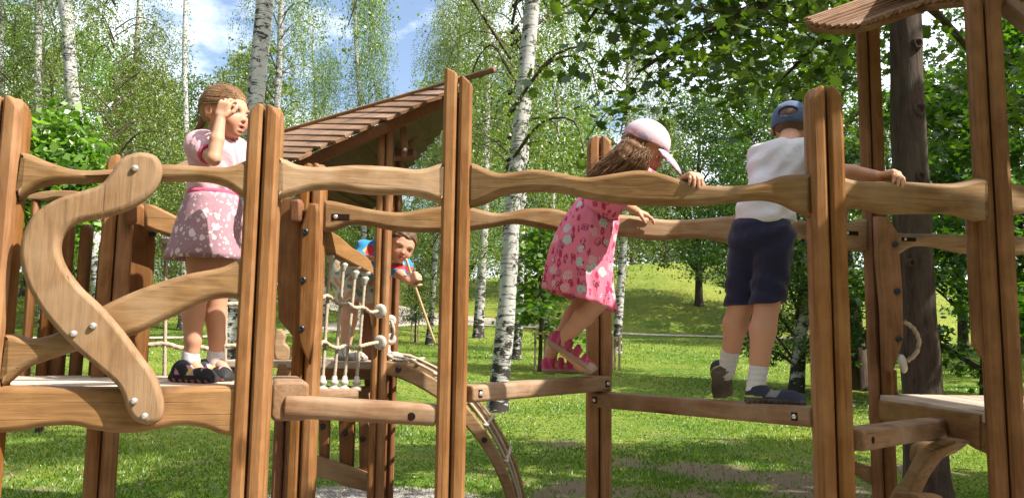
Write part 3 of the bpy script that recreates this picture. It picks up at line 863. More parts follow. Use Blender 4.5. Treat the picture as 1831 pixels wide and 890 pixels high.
# palisade at the back of the left platform
pA, pB = P185 + Vector((-0.6, -0.08, 0)), P185
wide = slab('side_board', [(210, 372), (232, 364), (252, 362), (268, 374), (277, 396), (278, 440), (272, 520), (262, 692), (198, 692), (206, 520)], P185 + Vector((0, 0.06, 0)), P560 + Vector((0, 0.06, 0)), 0.045, 'board', -0.02, 0.016)
bolts([(273, 418)], P185 + Vector((0, 0.06, 0)), P560 + Vector((0, 0.06, 0)), -0.02, wide, CAP_ME, 'bolt_cap')
slab('grip_block', [(222, 366), (240, 362), (245, 370), (245, 394), (240, 400), (222, 398)], P185, P560, 0.06, 'darkwood', 0.1, 0.012)
slab('grip_block', [(180, 396), (205, 386), (208, 400), (200, 412), (186, 412)], P185, P560, 0.06, 'rail', 0.05, 0.012)
for i, (xt, xb, w_, yt, dy) in enumerate(((60, 38, 15, 352, 0.0), (92, 68, 20, 372, 0.05), (120, 94, 27, 352, 0.1), (152, 128, 22, 400, 0.12), (180, 158, 11, 430, 0.16), (198, 178, 14, 402, 0.2))):
    A_ = pA + Vector((0, dy, 0)); B_ = pB + Vector((0, dy, 0))
    slab('palisade_stave', [(xt - w_ / 2, yt + 8), (xt - w_ / 4, yt), (xt + w_ / 4, yt), (xt + w_ / 2, yt + 8), (xb + w_ / 2, 696), (xb - w_ / 2, 696)], A_, B_, 0.05, 'board', 0.02, 0.016)
rail([(48, 350), (70, 343), (100, 340), (140, 342), (180, 350)], [(48, 356), (75, 356), (100, 352), (140, 356), (180, 366)], pA, pB, 0.05, 'rail', 0.004)

# --- roofs
def shingle_mesh(L, w, t):
    me = beam_mesh('shingle', L, w, t, 0.004); return me
def plank3(name, a, b, nrm, w, t, mat, parent, r=0.004):
    return beam(name, a, b, w, t, mat, r, parent, up=nrm)
# left roof: slope with plank courses between its upper edge and the ragged front rake
ridgeL, ridgeR = at(420, 262, 5.05), at(884, 125, 4.55)
rakeL, rakeR = at(470, 308, 4.25), at(862, 140, 4.05)
roof = plank3('roof', ridgeL + Vector((0, 0, 0.0)), ridgeR + (ridgeR - ridgeL) * 0.003, Vector((0, -0.4, 1)), 0.07, 0.035, 'roof', frame, 0.01)
NCO = 15
for i in range(NCO):
    f = (i + 0.5) / NCO
    kx = 480 + (835 - 480) * f; ky = 303.7 + (151.5 - 303.7) * f          # foot of the course on the ragged rake
    rx_ = 420 + (262 - (ky - 5)) / 0.2953                                  # same height on the upper edge
    fr_ = min(1.0, (rx_ - 420) / 464.0)
    a = ridgeL.lerp(ridgeR, fr_) + Vector((0, 0, -0.012)); b = rakeL.lerp(rakeR, (kx - 470) / 392.0)
    along = (rakeR - rakeL).normalized()
    nrm = along.cross((b - a).normalized())
    if nrm.z < 0: nrm = -nrm
    tilt = (nrm + along * 0.16).normalized()         # each course lies on the one below it
    plank3('shingle', a, a + (b - a) * (1.0 + random.uniform(-0.02, 0.05)), tilt, (rakeR - rakeL).length / NCO * 1.0, 0.018, 'roof', roof)
soffit_dir = None
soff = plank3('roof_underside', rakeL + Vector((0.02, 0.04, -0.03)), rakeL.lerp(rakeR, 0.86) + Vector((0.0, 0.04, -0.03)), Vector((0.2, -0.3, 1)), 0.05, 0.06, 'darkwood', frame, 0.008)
SL, SR = at(640, 400, 5.5), at(812, 205, 5.15)
NU = 14
for i in range(NU):
    f = (i + 0.5) / NU * 0.9
    a = rakeL.lerp(rakeR, f) + Vector((0.0, 0.03, -0.025)); b = SL.lerp(SR, f)
    al = (rakeR - rakeL).normalized(); nrm = al.cross((b - a).normalized())
    if nrm.z < 0: nrm = -nrm
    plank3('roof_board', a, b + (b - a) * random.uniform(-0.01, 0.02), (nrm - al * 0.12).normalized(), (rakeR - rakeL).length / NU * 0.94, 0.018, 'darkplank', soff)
plank3('rafter', at(728, 262, 4.75), at(800, 172, 4.6), Vector((0, -1, 0.3)), 0.05, 0.07, 'darkwood', frame, 0.01)
plank3('rafter', at(560, 288, 4.9), at(742, 276, 4.7), Vector((0, -1, 0.3)), 0.05, 0.06, 'darkwood', frame, 0.01)
cb = slab('roof_bracket', [(716, 215), (724, 215), (730, 262), (726, 288), (718, 282)], P690, P690 + Vector((1, 0.2, 0)), 0.04, 'darkwood', 0.05, 0.008)
bolts([(712, 226), (724, 268)], P690, P690 + Vector((1, 0.2, 0)), 0.055, cb)

# right roof: a sweep of narrow planks, its lower edge seen from below
ro = plank3('roof', at(1760, -60, 3.5), at(1850, -40, 3.3), Vector((0, 0, 1)), 0.1, 0.05, 'roof', frame, 0.01)
eL = [(1444, 34, 3.9), (1450, 42, 3.85), (1486, 47, 3.75), (1522, 46, 3.68), (1552, 40, 3.6), (1580, 30, 3.52), (1612, 18, 3.45), (1645, 7, 3.38), (1685, 0, 3.3), (1725, -4, 3.22), (1765, -10, 3.15), (1810, -14, 3.08), (1860, -16, 3.0)]
edge = [at(*e) for e in eL]
EPX = catmull(eL, 3)                       # (pixel x, pixel y, depth) along the eaves
EP = [at(*q) for q in EPX]
NP = len(EP)
for i in range(NP):
    q = EPX[i]; a = EP[i]; b = at(q.x + 320, q.y - 112, q.z + 0.35)
    d_ = (b - a).normalized(); t = (EP[min(i + 1, NP - 1)] - EP[max(i - 1, 0)]).normalized()
    nrm = d_.cross(t)
    if nrm.z < 0: nrm = -nrm
    nrm.normalize(); perp = nrm.cross(d_)
    plank3('shingle', a - d_ * random.uniform(0.0, 0.02), b, nrm + perp * 0.42, 0.036, 0.016, 'roof', ro)
rim = rope_mesh('rim', [e + Vector((0.015, 0.02, -0.012)) for e in edge], 0.018, 0, 0, 8)
obj('eaves_rim', rim, M['roof'], ro)
beam('roof_log', at(1748, 4, 2.93), at(1835, -6, 3.2), 0.085, 0.085, 'roof', 0.035)
plank3('rafter', at(1800, 10, 3.0), at(1860, 60, 2.9), Vector((0, -1, 0.3)), 0.05, 0.07, 'roof', frame, 0.01)
# unseen spread of the right roof, shaped to shade the boy and posts
for i in range(15):
    y0 = 1.75 + i * 0.17
    plank3('roof_board', Vector((2.0 if y0 > 2.42 else 2.42, y0, 3.03)), Vector((4.4, y0, 3.6)), Vector((-0.2, 0, 1)), 0.165, 0.02, 'roof', ro)
# ---------------------------------------------------------------- foliage materials
def leaf_mat(name, dark, mid, light, trans=0.4):
    k = NT(name)
    a = k.n('ShaderNodeAttribute', _attribute_name='rnd')
    c = k.ramp(a.outputs['Fac'], [(0.0, dark), (0.55, mid), (1.0, light)])
    oi = k.n('ShaderNodeObjectInfo')
    hs = k.n('ShaderNodeHueSaturation'); k.l(c, hs.inputs['Color'])
    k.l(k.math('MULTIPLY_ADD', oi.outputs['Random'], 0.3, 0.85), hs.inputs['Value'])
    k.l(k.math('MULTIPLY_ADD', oi.outputs['Random'], 0.03, 0.485), hs.inputs['Hue'])
    d = k.n('ShaderNodeBsdfDiffuse'); k.l(hs.outputs[0], d.inputs[0])
    t = k.n('ShaderNodeBsdfTranslucent')
    tcol = k.mix(1.0, hs.outputs[0], (1.25, 1.35, 0.5), 'MULTIPLY'); k.l(tcol, t.inputs[0])
    g = k.n('ShaderNodeBsdfGlossy', Roughness=0.45); g.inputs[0].default_value = (0.9, 0.95, 0.9, 1)
    m1 = k.n('ShaderNodeMixShader'); m1.inputs[0].default_value = trans; k.l(d.outputs[0], m1.inputs[1]); k.l(t.outputs[0], m1.inputs[2])
    m2 = k.n('ShaderNodeMixShader'); m2.inputs[0].default_value = 0.05; k.l(m1.outputs[0], m2.inputs[1]); k.l(g.outputs[0], m2.inputs[2])
    k.l(m2.outputs[0], k.out.inputs[0])
    return k.m
M['birch_leaf'] = leaf_mat('birch leaves', (0.055, 0.105, 0.014), (0.14, 0.205, 0.024), (0.28, 0.33, 0.055), 0.45)
M['oak_leaf'] = leaf_mat('broad dark leaves', (0.03, 0.075, 0.012), (0.07, 0.14, 0.02), (0.15, 0.21, 0.035), 0.42)
M['maple_leaf'] = leaf_mat('maple leaves', (0.03, 0.075, 0.009), (0.065, 0.14, 0.014), (0.14, 0.23, 0.024), 0.5)
M['bush_leaf'] = leaf_mat('bright shrub leaves', (0.06, 0.13, 0.02), (0.13, 0.23, 0.035), (0.26, 0.36, 0.07), 0.45)
M['needle'] = leaf_mat('spruce needles', (0.012, 0.035, 0.014), (0.025, 0.06, 0.025), (0.05, 0.1, 0.035), 0.2)
M['grass'] = leaf_mat('grass blades', (0.055, 0.125, 0.01), (0.135, 0.225, 0.016), (0.25, 0.29, 0.05), 0.4)

def birch_bark():
    k = NT('birch bark')
    tc = k.n('ShaderNodeTexCoord')
    v = k.coords((1, 1, 1)); vl = k.coords((2.5, 2.5, 22)); vb = k.coords((5, 5, 9))
    n1 = k.noise(vl, 1.3, 4, 0.65, 0.3); n2 = k.noise(vb, 0.9, 5, 0.7, 0.5); n3 = k.noise(v, 30, 4, 0.6)
    c = k.mix(n3, (0.3, 0.29, 0.275), (0.52, 0.51, 0.49))
    c = k.mix(k.ramp(n1, [(0.55, (0, 0, 0)), (0.61, (1, 1, 1))]), c, (0.05, 0.042, 0.038))
    sp = k.n('ShaderNodeSeparateXYZ'); k.l(tc.outputs['Object'], sp.inputs[0])
    # the old bark low on the trunk is fissured and black
    hgt = k.ramp(k.math('MULTIPLY', sp.outputs[2], 0.25), [(0.0, (0.16,) * 3), (0.3, (0.06,) * 3), (0.8, (0.02,) * 3)])
    n2b = k.math('ADD', n2, hgt)
    c = k.mix(k.ramp(n2b, [(0.57, (0, 0, 0)), (0.62, (1, 1, 1))]), c, (0.035, 0.03, 0.028))
    return k.finish(c, 0.75, k.math('ADD', n1, n2), -0.5, 0.02, 0.2)
M['birch_bark'] = birch_bark()
def dark_bark(name, a, b):
    k = NT(name)
    v = k.coords((14, 14, 2.2)); n1 = k.noise(v, 1.6, 6, 0.7, 0.4); n2 = k.noise(k.coords(), 4, 4, 0.6)
    c = k.mix(k.ramp(n1, [(0.3, (0, 0, 0)), (0.7, (1, 1, 1))]), a, b)
    c = k.mix(k.ramp(n2, [(0.5, (0, 0, 0)), (0.75, (0.5,) * 3)]), c, (0.11, 0.11, 0.075))
    return k.finish(c, 0.85, n1, 0.8, 0.03, 0.15)
M['bark'] = dark_bark('grey brown bark', (0.038, 0.026, 0.021), (0.125, 0.086, 0.07))
M['stake'] = wood('pale stake wood', (0.42, 0.33, 0.2), (0.3, 0.22, 0.13), 'Z', 0.8)

# ---------------------------------------------------------------- tree builders
def tube_rings(P, Rr, n=8, wob=0.0, seed=0):
    V = []; F = []
    r_ = np.random.default_rng(seed)
    ph = r_.uniform(0, 6.28, 6)
    for i, p in enumerate(P):
        a = P[max(i - 1, 0)]; b = P[min(i + 1, len(P) - 1)]
        t = (b - a).normalized()
        u = Vector((0, 1, 0)).cross(t)
        if u.length < 0.1: u = Vector((1, 0, 0)).cross(t)
        u.normalize(); v_ = t.cross(u)
        for j in range(n):
            th = 2 * math.pi * j / n
            w_ = 1 + wob * (math.sin(2 * th + ph[0] + i * 0.21) * 0.6 + math.sin(3 * th + ph[1] - i * 0.37) * 0.4 + math.sin(i * 0.9 + ph[2]) * 0.4)
            V.append(p + (u * math.cos(th) + v_ * math.sin(th)) * Rr[i] * w_)
    for i in range(len(P) - 1):
        for j in range(n):
            k2 = (j + 1) % n
            F.append((i * n + j, i * n + k2, (i + 1) * n + k2, (i + 1) * n + j))
    F.append(tuple(range((len(P) - 1) * n, len(P) * n)))
    return V, F

def trunk_mesh(name, pts, r0, r1, flare=1.5, n=12, sub=8, wob=0.05, seed=0):
    P = catmull(pts, sub)
    L = [0]
    for i in range(1, len(P)): L.append(L[-1] + (P[i] - P[i - 1]).length)
    Rr = []
    for s in L:
        f = s / L[-1]
        Rr.append(r0 + (r1 - r0) * f + r0 * (flare - 1) * math.exp(-s / 0.22))
    V, F = tube_rings(P, Rr, n, wob, seed)
    return mesh_from(name, V, F, True)

LEAF4 = np.array([(0, -0.5), (0.36, 0.0), (0, 0.5), (-0.36, 0.0)])          # small pointed leaf
def rand_frames(n, r_, up_bias=0.0):
    a = r_.normal(size=(n, 3)); a[:, 2] += up_bias
    a /= np.linalg.norm(a, axis=1)[:, None]
    b = r_.normal(size=(n, 3)); b -= (b * a).sum(1)[:, None] * a
    b /= np.linalg.norm(b, axis=1)[:, None]
    return a, b, np.cross(a, b)
def leaves_mesh(name, P, size, r_, shape=LEAF4, up_bias=0.6, bright=None, hang=False):
    n = len(P)
    nrm, u, v_ = rand_frames(n, r_, up_bias)
    if hang:
        v_ = np.tile(np.array([0, 0, -1.0]), (n, 1)) + r_.normal(0, 0.55, (n, 3)); v_ /= np.linalg.norm(v_, axis=1)[:, None]
        u = r_.normal(size=(n, 3)); u -= (u * v_).sum(1)[:, None] * v_; u /= np.linalg.norm(u, axis=1)[:, None]
    s = size * r_.uniform(0.65, 1.3, n)
    k_ = len(shape)
    V = P[:, None, :] + (u[:, None, :] * shape[None, :, 0, None] + v_[:, None, :] * shape[None, :, 1, None]) * s[:, None, None]
    F = np.arange(n * k_).reshape(n, k_)
    me = np_mesh(name, V.reshape(-1, 3), F)
    rv = np.clip(r_.normal(0.45, 0.22, n) + (bright if bright is not None else 0), 0, 1)
    face_attr(me, 'rnd', rv)
    return me

def join_tubes(tubes):
    V = []; F = []
    for v_, f_ in tubes:
        o = len(V); V += v_; F += [tuple(i + o for i in f) for f in f_]
    return V, F

def birch_crown(seed, H=15.0, z0=2.6, spread=2.3, limbs=60, n_leaf=42000, size=0.05, zmax=None):
    """Drooping birch crown round a vertical trunk; returns the branch mesh and the leaf mesh."""
    r_ = np.random.default_rng(seed)
    tubes = []; tips = []
    for i in range(limbs):
        f = (i + r_.uniform(0, 1)) / limbs
        z = z0 + (H - z0) * f ** 0.9
        L = spread * (1 - 0.75 * f ** 1.6) * r_.uniform(0.55, 1.15) * (0.6 if f < 0.06 else 1)
        a = r_.uniform(0, 2 * math.pi)
        d = Vector((math.cos(a), math.sin(a), 0))
        p0 = Vector((0, 0, z)); p1 = p0 + d * L * 0.45 + Vector((0, 0, L * 0.38)); p2 = p0 + d * L * 0.85 + Vector((0, 0, L * 0.32)); p3 = p0 + d * L + Vector((0, 0, -L * 0.08))
        P = catmull([p0, p1, p2, p3], 3)
        tubes.append(tube_rings(P, [0.028 * (1 - 0.85 * j / (len(P) - 1)) * (1 - 0.5 * f) + 0.003 for j in range(len(P))], 4))
        for j in range(2, len(P)):
            tips.append((np.array(P[j]), L, j / (len(P) - 1)))
    n_tw = n_leaf // 26
    T = r_.integers(0, len(tips), n_tw)
    pos = []; br = []
    for t in T:
        p, L, f = tips[t]
        p = p + r_.normal(0, 0.28, 3) * np.array([1, 1, 0.7])
        ln = r_.uniform(0.35, 1.5) * (0.6 + 0.6 * f)
        out = p[:2] / (np.linalg.norm(p[:2]) + 1e-6)
        s = np.sort(r_.uniform(0, 1, 26))
        q = np.zeros((26, 3))
        drift = r_.normal(0, 0.16, 2)
        q[:, 0] = p[0] + out[0] * 0.25 * np.sin(s * 2) + drift[0] * s + r_.normal(0, 0.045, 26)
        q[:, 1] = p[1] + out[1] * 0.25 * np.sin(s * 2) + drift[1] * s + r_.normal(0, 0.045, 26)
        q[:, 2] = p[2] + 0.12 * (1 - s) - ln * s ** 1.2 + r_.normal(0, 0.03, 26)
        pos.append(q); br.append(np.full(26, r_.normal(0, 0.16)))
    P = np.concatenate(pos)
    V, F = join_tubes(tubes)
    bm_ = mesh_from('birch_branches', V, F, True); bm_.materials.append(M['bark'])
    lm = leaves_mesh('birch_crown', P, size, r_, bright=np.concatenate(br), hang=True); lm.materials.append(M['birch_leaf'])
    return bm_, lm

def broad_crown(seed, H=13.0, z0=3.0, rx=4.0, lobes=34, n_leaf=26000, size=0.15, mat='oak_leaf', shape=LEAF4):
    r_ = np.random.default_rng(seed)
    tubes = []; C = []; Rl = []
    for i in range(lobes):
        f = (i + 0.5) / lobes
        z = z0 + (H - z0) * f
        prof = math.sin(math.pi * min(1, 0.18 + 0.8 * f)) ** 0.7
        a = i * 2.4 + r_.uniform(-0.5, 0.5); rr = rx * prof * r_.uniform(0.35, 0.85)
        c = Vector((math.cos(a) * rr, math.sin(a) * rr, z + r_.uniform(-0.5, 0.5)))
        C.append(np.array(c)); Rl.append(rx * r_.uniform(0.26, 0.42))
        st = Vector((0, 0, max(z0 * 0.55, c.z - rr * 0.9 - 0.4)))
        P = catmull([st, st.lerp(c, 0.5) + Vector((0, 0, rr * 0.12)), c], 4)
        tubes.append(tube_rings(P, [0.09 * (1 - 0.85 * j / (len(P) - 1)) * (1 - 0.4 * f) + 0.006 for j in range(len(P))], 5))
    n_cl = n_leaf // 22
    pos = []; br = []
    pick = r_.integers(0, lobes, n_cl)
    for li in pick:
        d = r_.normal(size=3); d /= np.linalg.norm(d); d[2] *= 0.75
        rad = Rl[li] * r_.uniform(0.55, 1.12) ** 0.6
        c = C[li] + d * rad
        q = c + r_.normal(0, 1, (22, 3)) * np.array([0.26, 0.26, 0.13]) * (rx / 4.0)
        pos.append(q); br.append(np.full(22, r_.normal(0, 0.15)))
    V, F = join_tubes(tubes)
    bm_ = mesh_from('limbs', V, F, True); bm_.materials.append(M['bark'])
    lm = leaves_mesh('broad_crown', np.concatenate(pos), size, r_, shape=shape, up_bias=1.0, bright=np.concatenate(br)); lm.materials.append(M[mat])
    return bm_, lm

BIRCH = [birch_crown(11), birch_crown(12, spread=1.7, limbs=52), birch_crown(13, spread=2.5, z0=3.4, limbs=54), birch_crown(14, H=10.5, z0=1.4, spread=1.35, limbs=60, n_leaf=42000)]
BIRCH.append(birch_crown(15, H=15, z0=8.0, spread=2.0, limbs=36, n_leaf=16000, size=0.06))
BROAD = [broad_crown(21), broad_crown(22, rx=4.6, H=12, lobes=38), broad_crown(23, rx=3.4, H=14, z0=2.0)]

def straight_trunk(seed, H, r0, bark, lean=0.25):
    r_ = np.random.default_rng(seed)
    pts = [(0, 0, -0.15)]; x = y = 0
    for i in range(1, 7):
        x += r_.normal(0, lean * 0.25); y += r_.normal(0, lean * 0.25)
        pts.append((x * i / 6, y * i / 6, H * i / 6))
    me = trunk_mesh('trunk', pts, r0, r0 * 0.2, 1.4, 10, 6, 0.05, seed); me.materials.append(M[bark]); return me
BTR = [straight_trunk(s, 14, 0.13, 'birch_bark') for s in (31, 32, 33)]
DTR = [straight_trunk(s, 11, 0.24, 'bark') for s in (41, 42)]

def tree(name, x, y, trunk, crown, label, cat, group, rot=0.0, sc=1.0, trunk_world=False, crown_off=(0, 0, 0), crown_rot=None, sz=None):
    z = gz(x, y)
    o = empty(name, (x, y, z), label, cat, group)
    S = Matrix.Translation((x, y, z)) @ Matrix.Rotation(rot, 4, 'Z') @ Matrix.Diagonal((sc, sc, sz or sc, 1))
    obj('trunk', trunk, None, o, Matrix.Identity(4) if trunk_world else S)
    C = Matrix.Translation((x, y, z)) @ Matrix.Translation(crown_off) @ (crown_rot or Matrix.Identity(4)) @ Matrix.Rotation(rot, 4, 'Z') @ Matrix.Diagonal((sc, sc, sz or sc, 1))
    obj('branches', crown[0], None, o, C)
    obj('crown', crown[1], None, o, C)
    return o

def traced_birch(pts, r0, r1, base_px, crown, label, rot=0.0, sc=1.0, Y=None, name='birch_tree', bark='birch_bark', flare=1.45, ext=6.0, group='birch trees in the park', seed=1, sz=None):
    """Trunk through photographed pixels; stands on the lawn where the base pixel meets it."""
    g = ground_hit(*base_px) if Y is None else at(base_px[0], base_px[1], Y)
    if Y is not None: g.z = gz(g.x, g.y)
    W = [Vector((0, 0, -0.1))]
    for px, py in pts: W.append(at(px, py, g.y) - g)
    d = (W[-1] - W[-2]).normalized() if len(W) > 2 else Vector((0, 0, 1))
    W.append(W[-1] + (d * 0.4 + Vector((0, 0, 0.6))).normalized() * ext)
    me = trunk_mesh('trunk', W, r0, r1, flare, 14, 8, 0.05, seed); me.materials.append(M[bark])
    o = empty(name, g, label, 'tree', group)
    obj('trunk', me, None, o, Matrix.Translation(g))
    # crown sheared along the trunk's lean
    top = W[-1]
    sh = Matrix.Identity(4); sh[0][2] = top.x / top.z; sh[1][2] = top.y / top.z
    C = Matrix.Translation(g) @ sh @ Matrix.Rotation(rot, 4, 'Z') @ Matrix.Diagonal((sc, sc, sz or sc, 1))
    obj('branches', crown[0], None, o, C)
    obj('crown', crown[1], None, o, C)
    return o

# birches whose trunks can be followed in the photograph
traced_birch([(893, 690), (905, 560), (915, 400), (930, 240), (943, 100), (952, 0)], 0.142, 0.088, (888, 736), BIRCH[2], 'big white birch with black fissured foot between the middle posts', 0.4, 1.0, seed=51, ext=8.0)
traced_birch([(928, 560), (932, 400), (940, 250)], 0.12, 0.07, (922, 642), BIRCH[0], 'slim birch close behind the big white birch', 2.0, 1.0, seed=52)
traced_birch([(857, 560), (862, 480), (866, 400), (868, 300)], 0.19, 0.1, (855, 604), BIRCH[1], 'birch with spreading foot on the lawn left of the big birch', 4.1, 1.0, seed=53)
traced_birch([(772, 550), (778, 470), (782, 380)], 0.1, 0.05, (766, 616), BIRCH[3], 'thin pale birch beside the path, behind the peeking boy', 1.2, 0.8, seed=54, ext=3.0)
traced_birch([(798, 540), (803, 440)], 0.1, 0.06, (796, 598), BIRCH[1], 'thin birch just left of the tall slanted post', 3.3, 0.9, seed=55)
traced_birch([(1106, 570), (1112, 480), (1118, 380)], 0.13, 0.07, (1103, 632), BIRCH[1], 'birch behind the girl in the pink dress', 0.3, 0.95, seed=56)
traced_birch([(408, 620), (420, 540), (440, 400), (458, 170), (474, 0)], 0.165, 0.14, (402, 700), BIRCH[4], 'thick blue white birch trunk leaning behind the girl in the skirt', 5.2, 1.0, seed=57, ext=9.0)
traced_birch([(480, 420), (492, 250), (500, 100), (503, 0)], 0.13, 0.08, (470, 610), BIRCH[2], 'birch trunk right of the leaning thick one', 2.6, 1.0, seed=58)
traced_birch([(170, 440), (150, 290), (130, 170), (122, 60), (116, 0)], 0.19, 0.13, (190, 640), BIRCH[1], 'crooked birch with knotted white trunk at the left', 1.9, 1.0, seed=59)
traced_birch([(245, 420), (240, 260), (243, 120), (250, 0)], 0.12, 0.07, (250, 606), BIRCH[3], 'slender birch between the crooked birch and the girl in the skirt', 0.8, 1.0, seed=60)
traced_birch([(72, 380), (68, 200), (70, 0)], 0.14, 0.08, (78, 612), BIRCH[0], 'straight thin birch near the left edge', 3.9, 1.0, seed=61)
traced_birch([(2, 380), (0, 200), (2, 0)], 0.14, 0.08, (5, 604), BIRCH[1], 'birch trunk cut by the left edge of the picture', 0.9, 1.0, seed=63)
traced_birch([(650, 400), (644, 200), (636, 60)], 0.13, 0.05, (655, 585), BIRCH[3], 'feathery birch rising above the plank roof', 5.5, 0.92, seed=64, sz=1.45)
traced_birch([(575, 400), (565, 220), (560, 90)], 0.11, 0.03, (580, 583), BIRCH[3], 'thin wispy birch left of the feathery one', 2.5, 0.8, seed=65, sz=1.1, ext=1.5)
traced_birch([(815, 300), (822, 120), (828, 0)], 0.15, 0.09, (805, 572), BIRCH[2], 'tall birch standing behind the tip of the plank roof', 4.6, 1.05, seed=66)
traced_birch([(985, 400), (1000, 150), (1010, 0)], 0.14, 0.08, (975, 590), BIRCH[1], 'birch right of the big white birch', 3.0, 1.1, seed=68)
traced_birch([(1428, 640), (1437, 560), (1446, 440), (1452, 330)], 0.13, 0.08, (1423, 700), BROAD[2], 'dark speckled birch leaning behind the boy in the white shirt', 2.2, 0.42, seed=70, group=None)
traced_birch([(330, 420), (333, 250), (330, 100)], 0.14, 0.07, (325, 590), BIRCH[3], 'leafy birch behind the ponytail of the girl', 0.2, 0.85, seed=71, sz=0.75)

# broad dark trees
def lab_tree(px, Y, crown, tr, label, rot, sc, sz=None):
    p = at(px, 560, Y)
    return tree('broadleaf_tree', p.x, p.y, DTR[tr], BROAD[crown], label, 'tree', 'broadleaf trees on the bank', rot, sc, sz=sz)
lab_tree(305, 44, 0, 0, 'round dark tree rising behind the girl with the ponytail', 0.3, 0.9, 0.92)
lab_tree(395, 50, 1, 1, 'dark tree between the girl in the skirt and the roof', 1.3, 0.8, 0.85)
lab_tree(1250, 36, 1, 0, 'big dark tree on the bank left of the boy in the white shirt', 2.0, 0.78, 0.82)
lab_tree(1345, 30, 0, 1, 'big dark tree behind the boy in the white shirt', 0.9, 0.78, 0.82)
lab_tree(1190, 52, 2, 0, 'dark tree on the crest behind the pink cap', 3.1, 0.8, 0.7)
lab_tree(1480, 33, 2, 1, 'dark tree behind the tall right posts', 4.0, 0.8)
lab_tree(1600, 40, 1, 0, 'dark tree behind the big maple trunk', 5.0, 0.85)
lab_tree(1720, 27, 0, 1, 'leafy tree filling the gap between the right posts', 0.4, 0.75)
lab_tree(1830, 24, 2, 0, 'dark tree at the right edge of the picture', 1.8, 0.85)
lab_tree(1130, 60, 0, 1, 'dark tree on the crest behind the pink dress', 1.0, 0.8, 0.62)
lab_tree(40, 40, 1, 0, 'dark tree behind the birches at the left edge', 2.2, 0.85)
lab_tree(590, 56, 2, 1, 'dark tree seen low behind the plank roof', 2.7, 0.8, 0.6)

def light_tree(px, Y, crown, label, rot, sc, sz):
    p = at(px, 560, Y)
    return tree('broadleaf_tree', p.x, p.y, DTR[0], LIGHT[crown], label, 'tree', 'broadleaf trees on the bank', rot, sc, sz=sz)
LIGHT = []
for i_, (b_, l_) in enumerate((broad_crown(24, rx=3.6, H=13, z0=1.2, n_leaf=24000, size=0.14, mat='birch_leaf'), broad_crown(25, rx=4.2, H=12, z0=1.0, n_leaf=24000, size=0.14, mat='bush_leaf'))): LIGHT.append((b_, l_))
for (px_, Y_, c_, lb, ro_, sc_, sz_) in (
    (-20, 30, 0, 'light green tree behind the left post', 0.1, 0.8, 0.95), (110, 34, 1, 'light green tree behind the crooked birch', 1.1, 0.85, 1.0), (225, 31, 0, 'light green tree behind the slender birch', 2.1, 0.75, 0.8),
    (170, 38, 1, 'light green tree between the crooked birch and the slender birch', 3.6, 0.8, 1.0), (430, 36, 0, 'light green tree behind the leaning thick birch trunk', 0.7, 0.8, 0.95), (520, 40, 1, 'light green tree left of the plank roof', 2.9, 0.75, 0.72), (650, 46, 0, 'light green tree low behind the feathery birch', 4.4, 0.8, 0.6),
    (830, 38, 1, 'light green tree behind the tip of the plank roof', 3.3, 0.8, 0.95), (925, 42, 0, 'light green tree behind the big white birch', 1.7, 0.85, 1.1), (1020, 40, 1, 'light green tree left of the pink cap', 5.1, 0.75, 0.72)):
    light_tree(px_, Y_, c_, lb, ro_, sc_, sz_)

# far wood: one mass behind everything
r_ = np.random.default_rng(77)
n_cl = 9500
x = r_.uniform(-75, 75, n_cl); y = r_.uniform(58, 80, n_cl)
hh = 9.5 + 2.5 * np.sin(x * 0.23 + 1) + 1.8 * np.sin(x * 0.61 + 2) + 1.2 * np.sin(x * 1.37)
px_like = x / y * FPX + 915
hh = hh * np.where((px_like < 300) | ((px_like > 370) & (px_like < 540)) | ((px_like > 790) & (px_like < 1080)), 1.3, 1.0)
hh = hh * np.where((px_like > 540) & (px_like < 780), 0.72, 1.0) * np.where((px_like > 1090) & (px_like < 1300), 0.55, 1.0)
z = ground_z(x, y) + hh * r_.uniform(0.0, 1.0, n_cl) ** 0.75 + 0.4
P = (np.stack([x, y, z], -1)[:, None, :] + r_.normal(0, 1, (n_cl, 14, 3)) * np.array([0.55, 0.55, 0.32])).reshape(-1, 3)
fw = leaves_mesh('far_wood', P, 0.3, r_, up_bias=1.0, bright=np.repeat(r_.normal(0, 0.15, n_cl), 14)); fw.materials.append(M['oak_leaf'])
tag(obj('far_wood', fw, None), 'dense green wood along the top of the bank', 'wood', kind='stuff')

# unseen wood added round the photographer to keep open sky off the shaded sides
n_cl = 7600
x = np.concatenate([r_.uniform(-40, 18, 3600), r_.uniform(19, 33, 2000), r_.uniform(-34, -21, 2000)])
y = np.concatenate([r_.uniform(-22, -10, 3600), r_.uniform(-22, 24, 2000), r_.uniform(-20, 24, 2000)])
z = 0.3 + np.where(x > 18, 13.0, 15.5) * r_.uniform(0, 1, n_cl) ** 0.8
P = (np.stack([x, y, z], -1)[:, None, :] + r_.normal(0, 1, (n_cl, 9, 3)) * np.array([0.7, 0.7, 0.4])).reshape(-1, 3)
fw2 = leaves_mesh('sky_block_wood', P, 0.75, r_, up_bias=0.6); fw2.materials.append(M['oak_leaf'])
tag(obj('sky_block_wood', fw2, None), 'unseen green wood added behind and beside the photographer to block sky light', 'wood', kind='stuff')

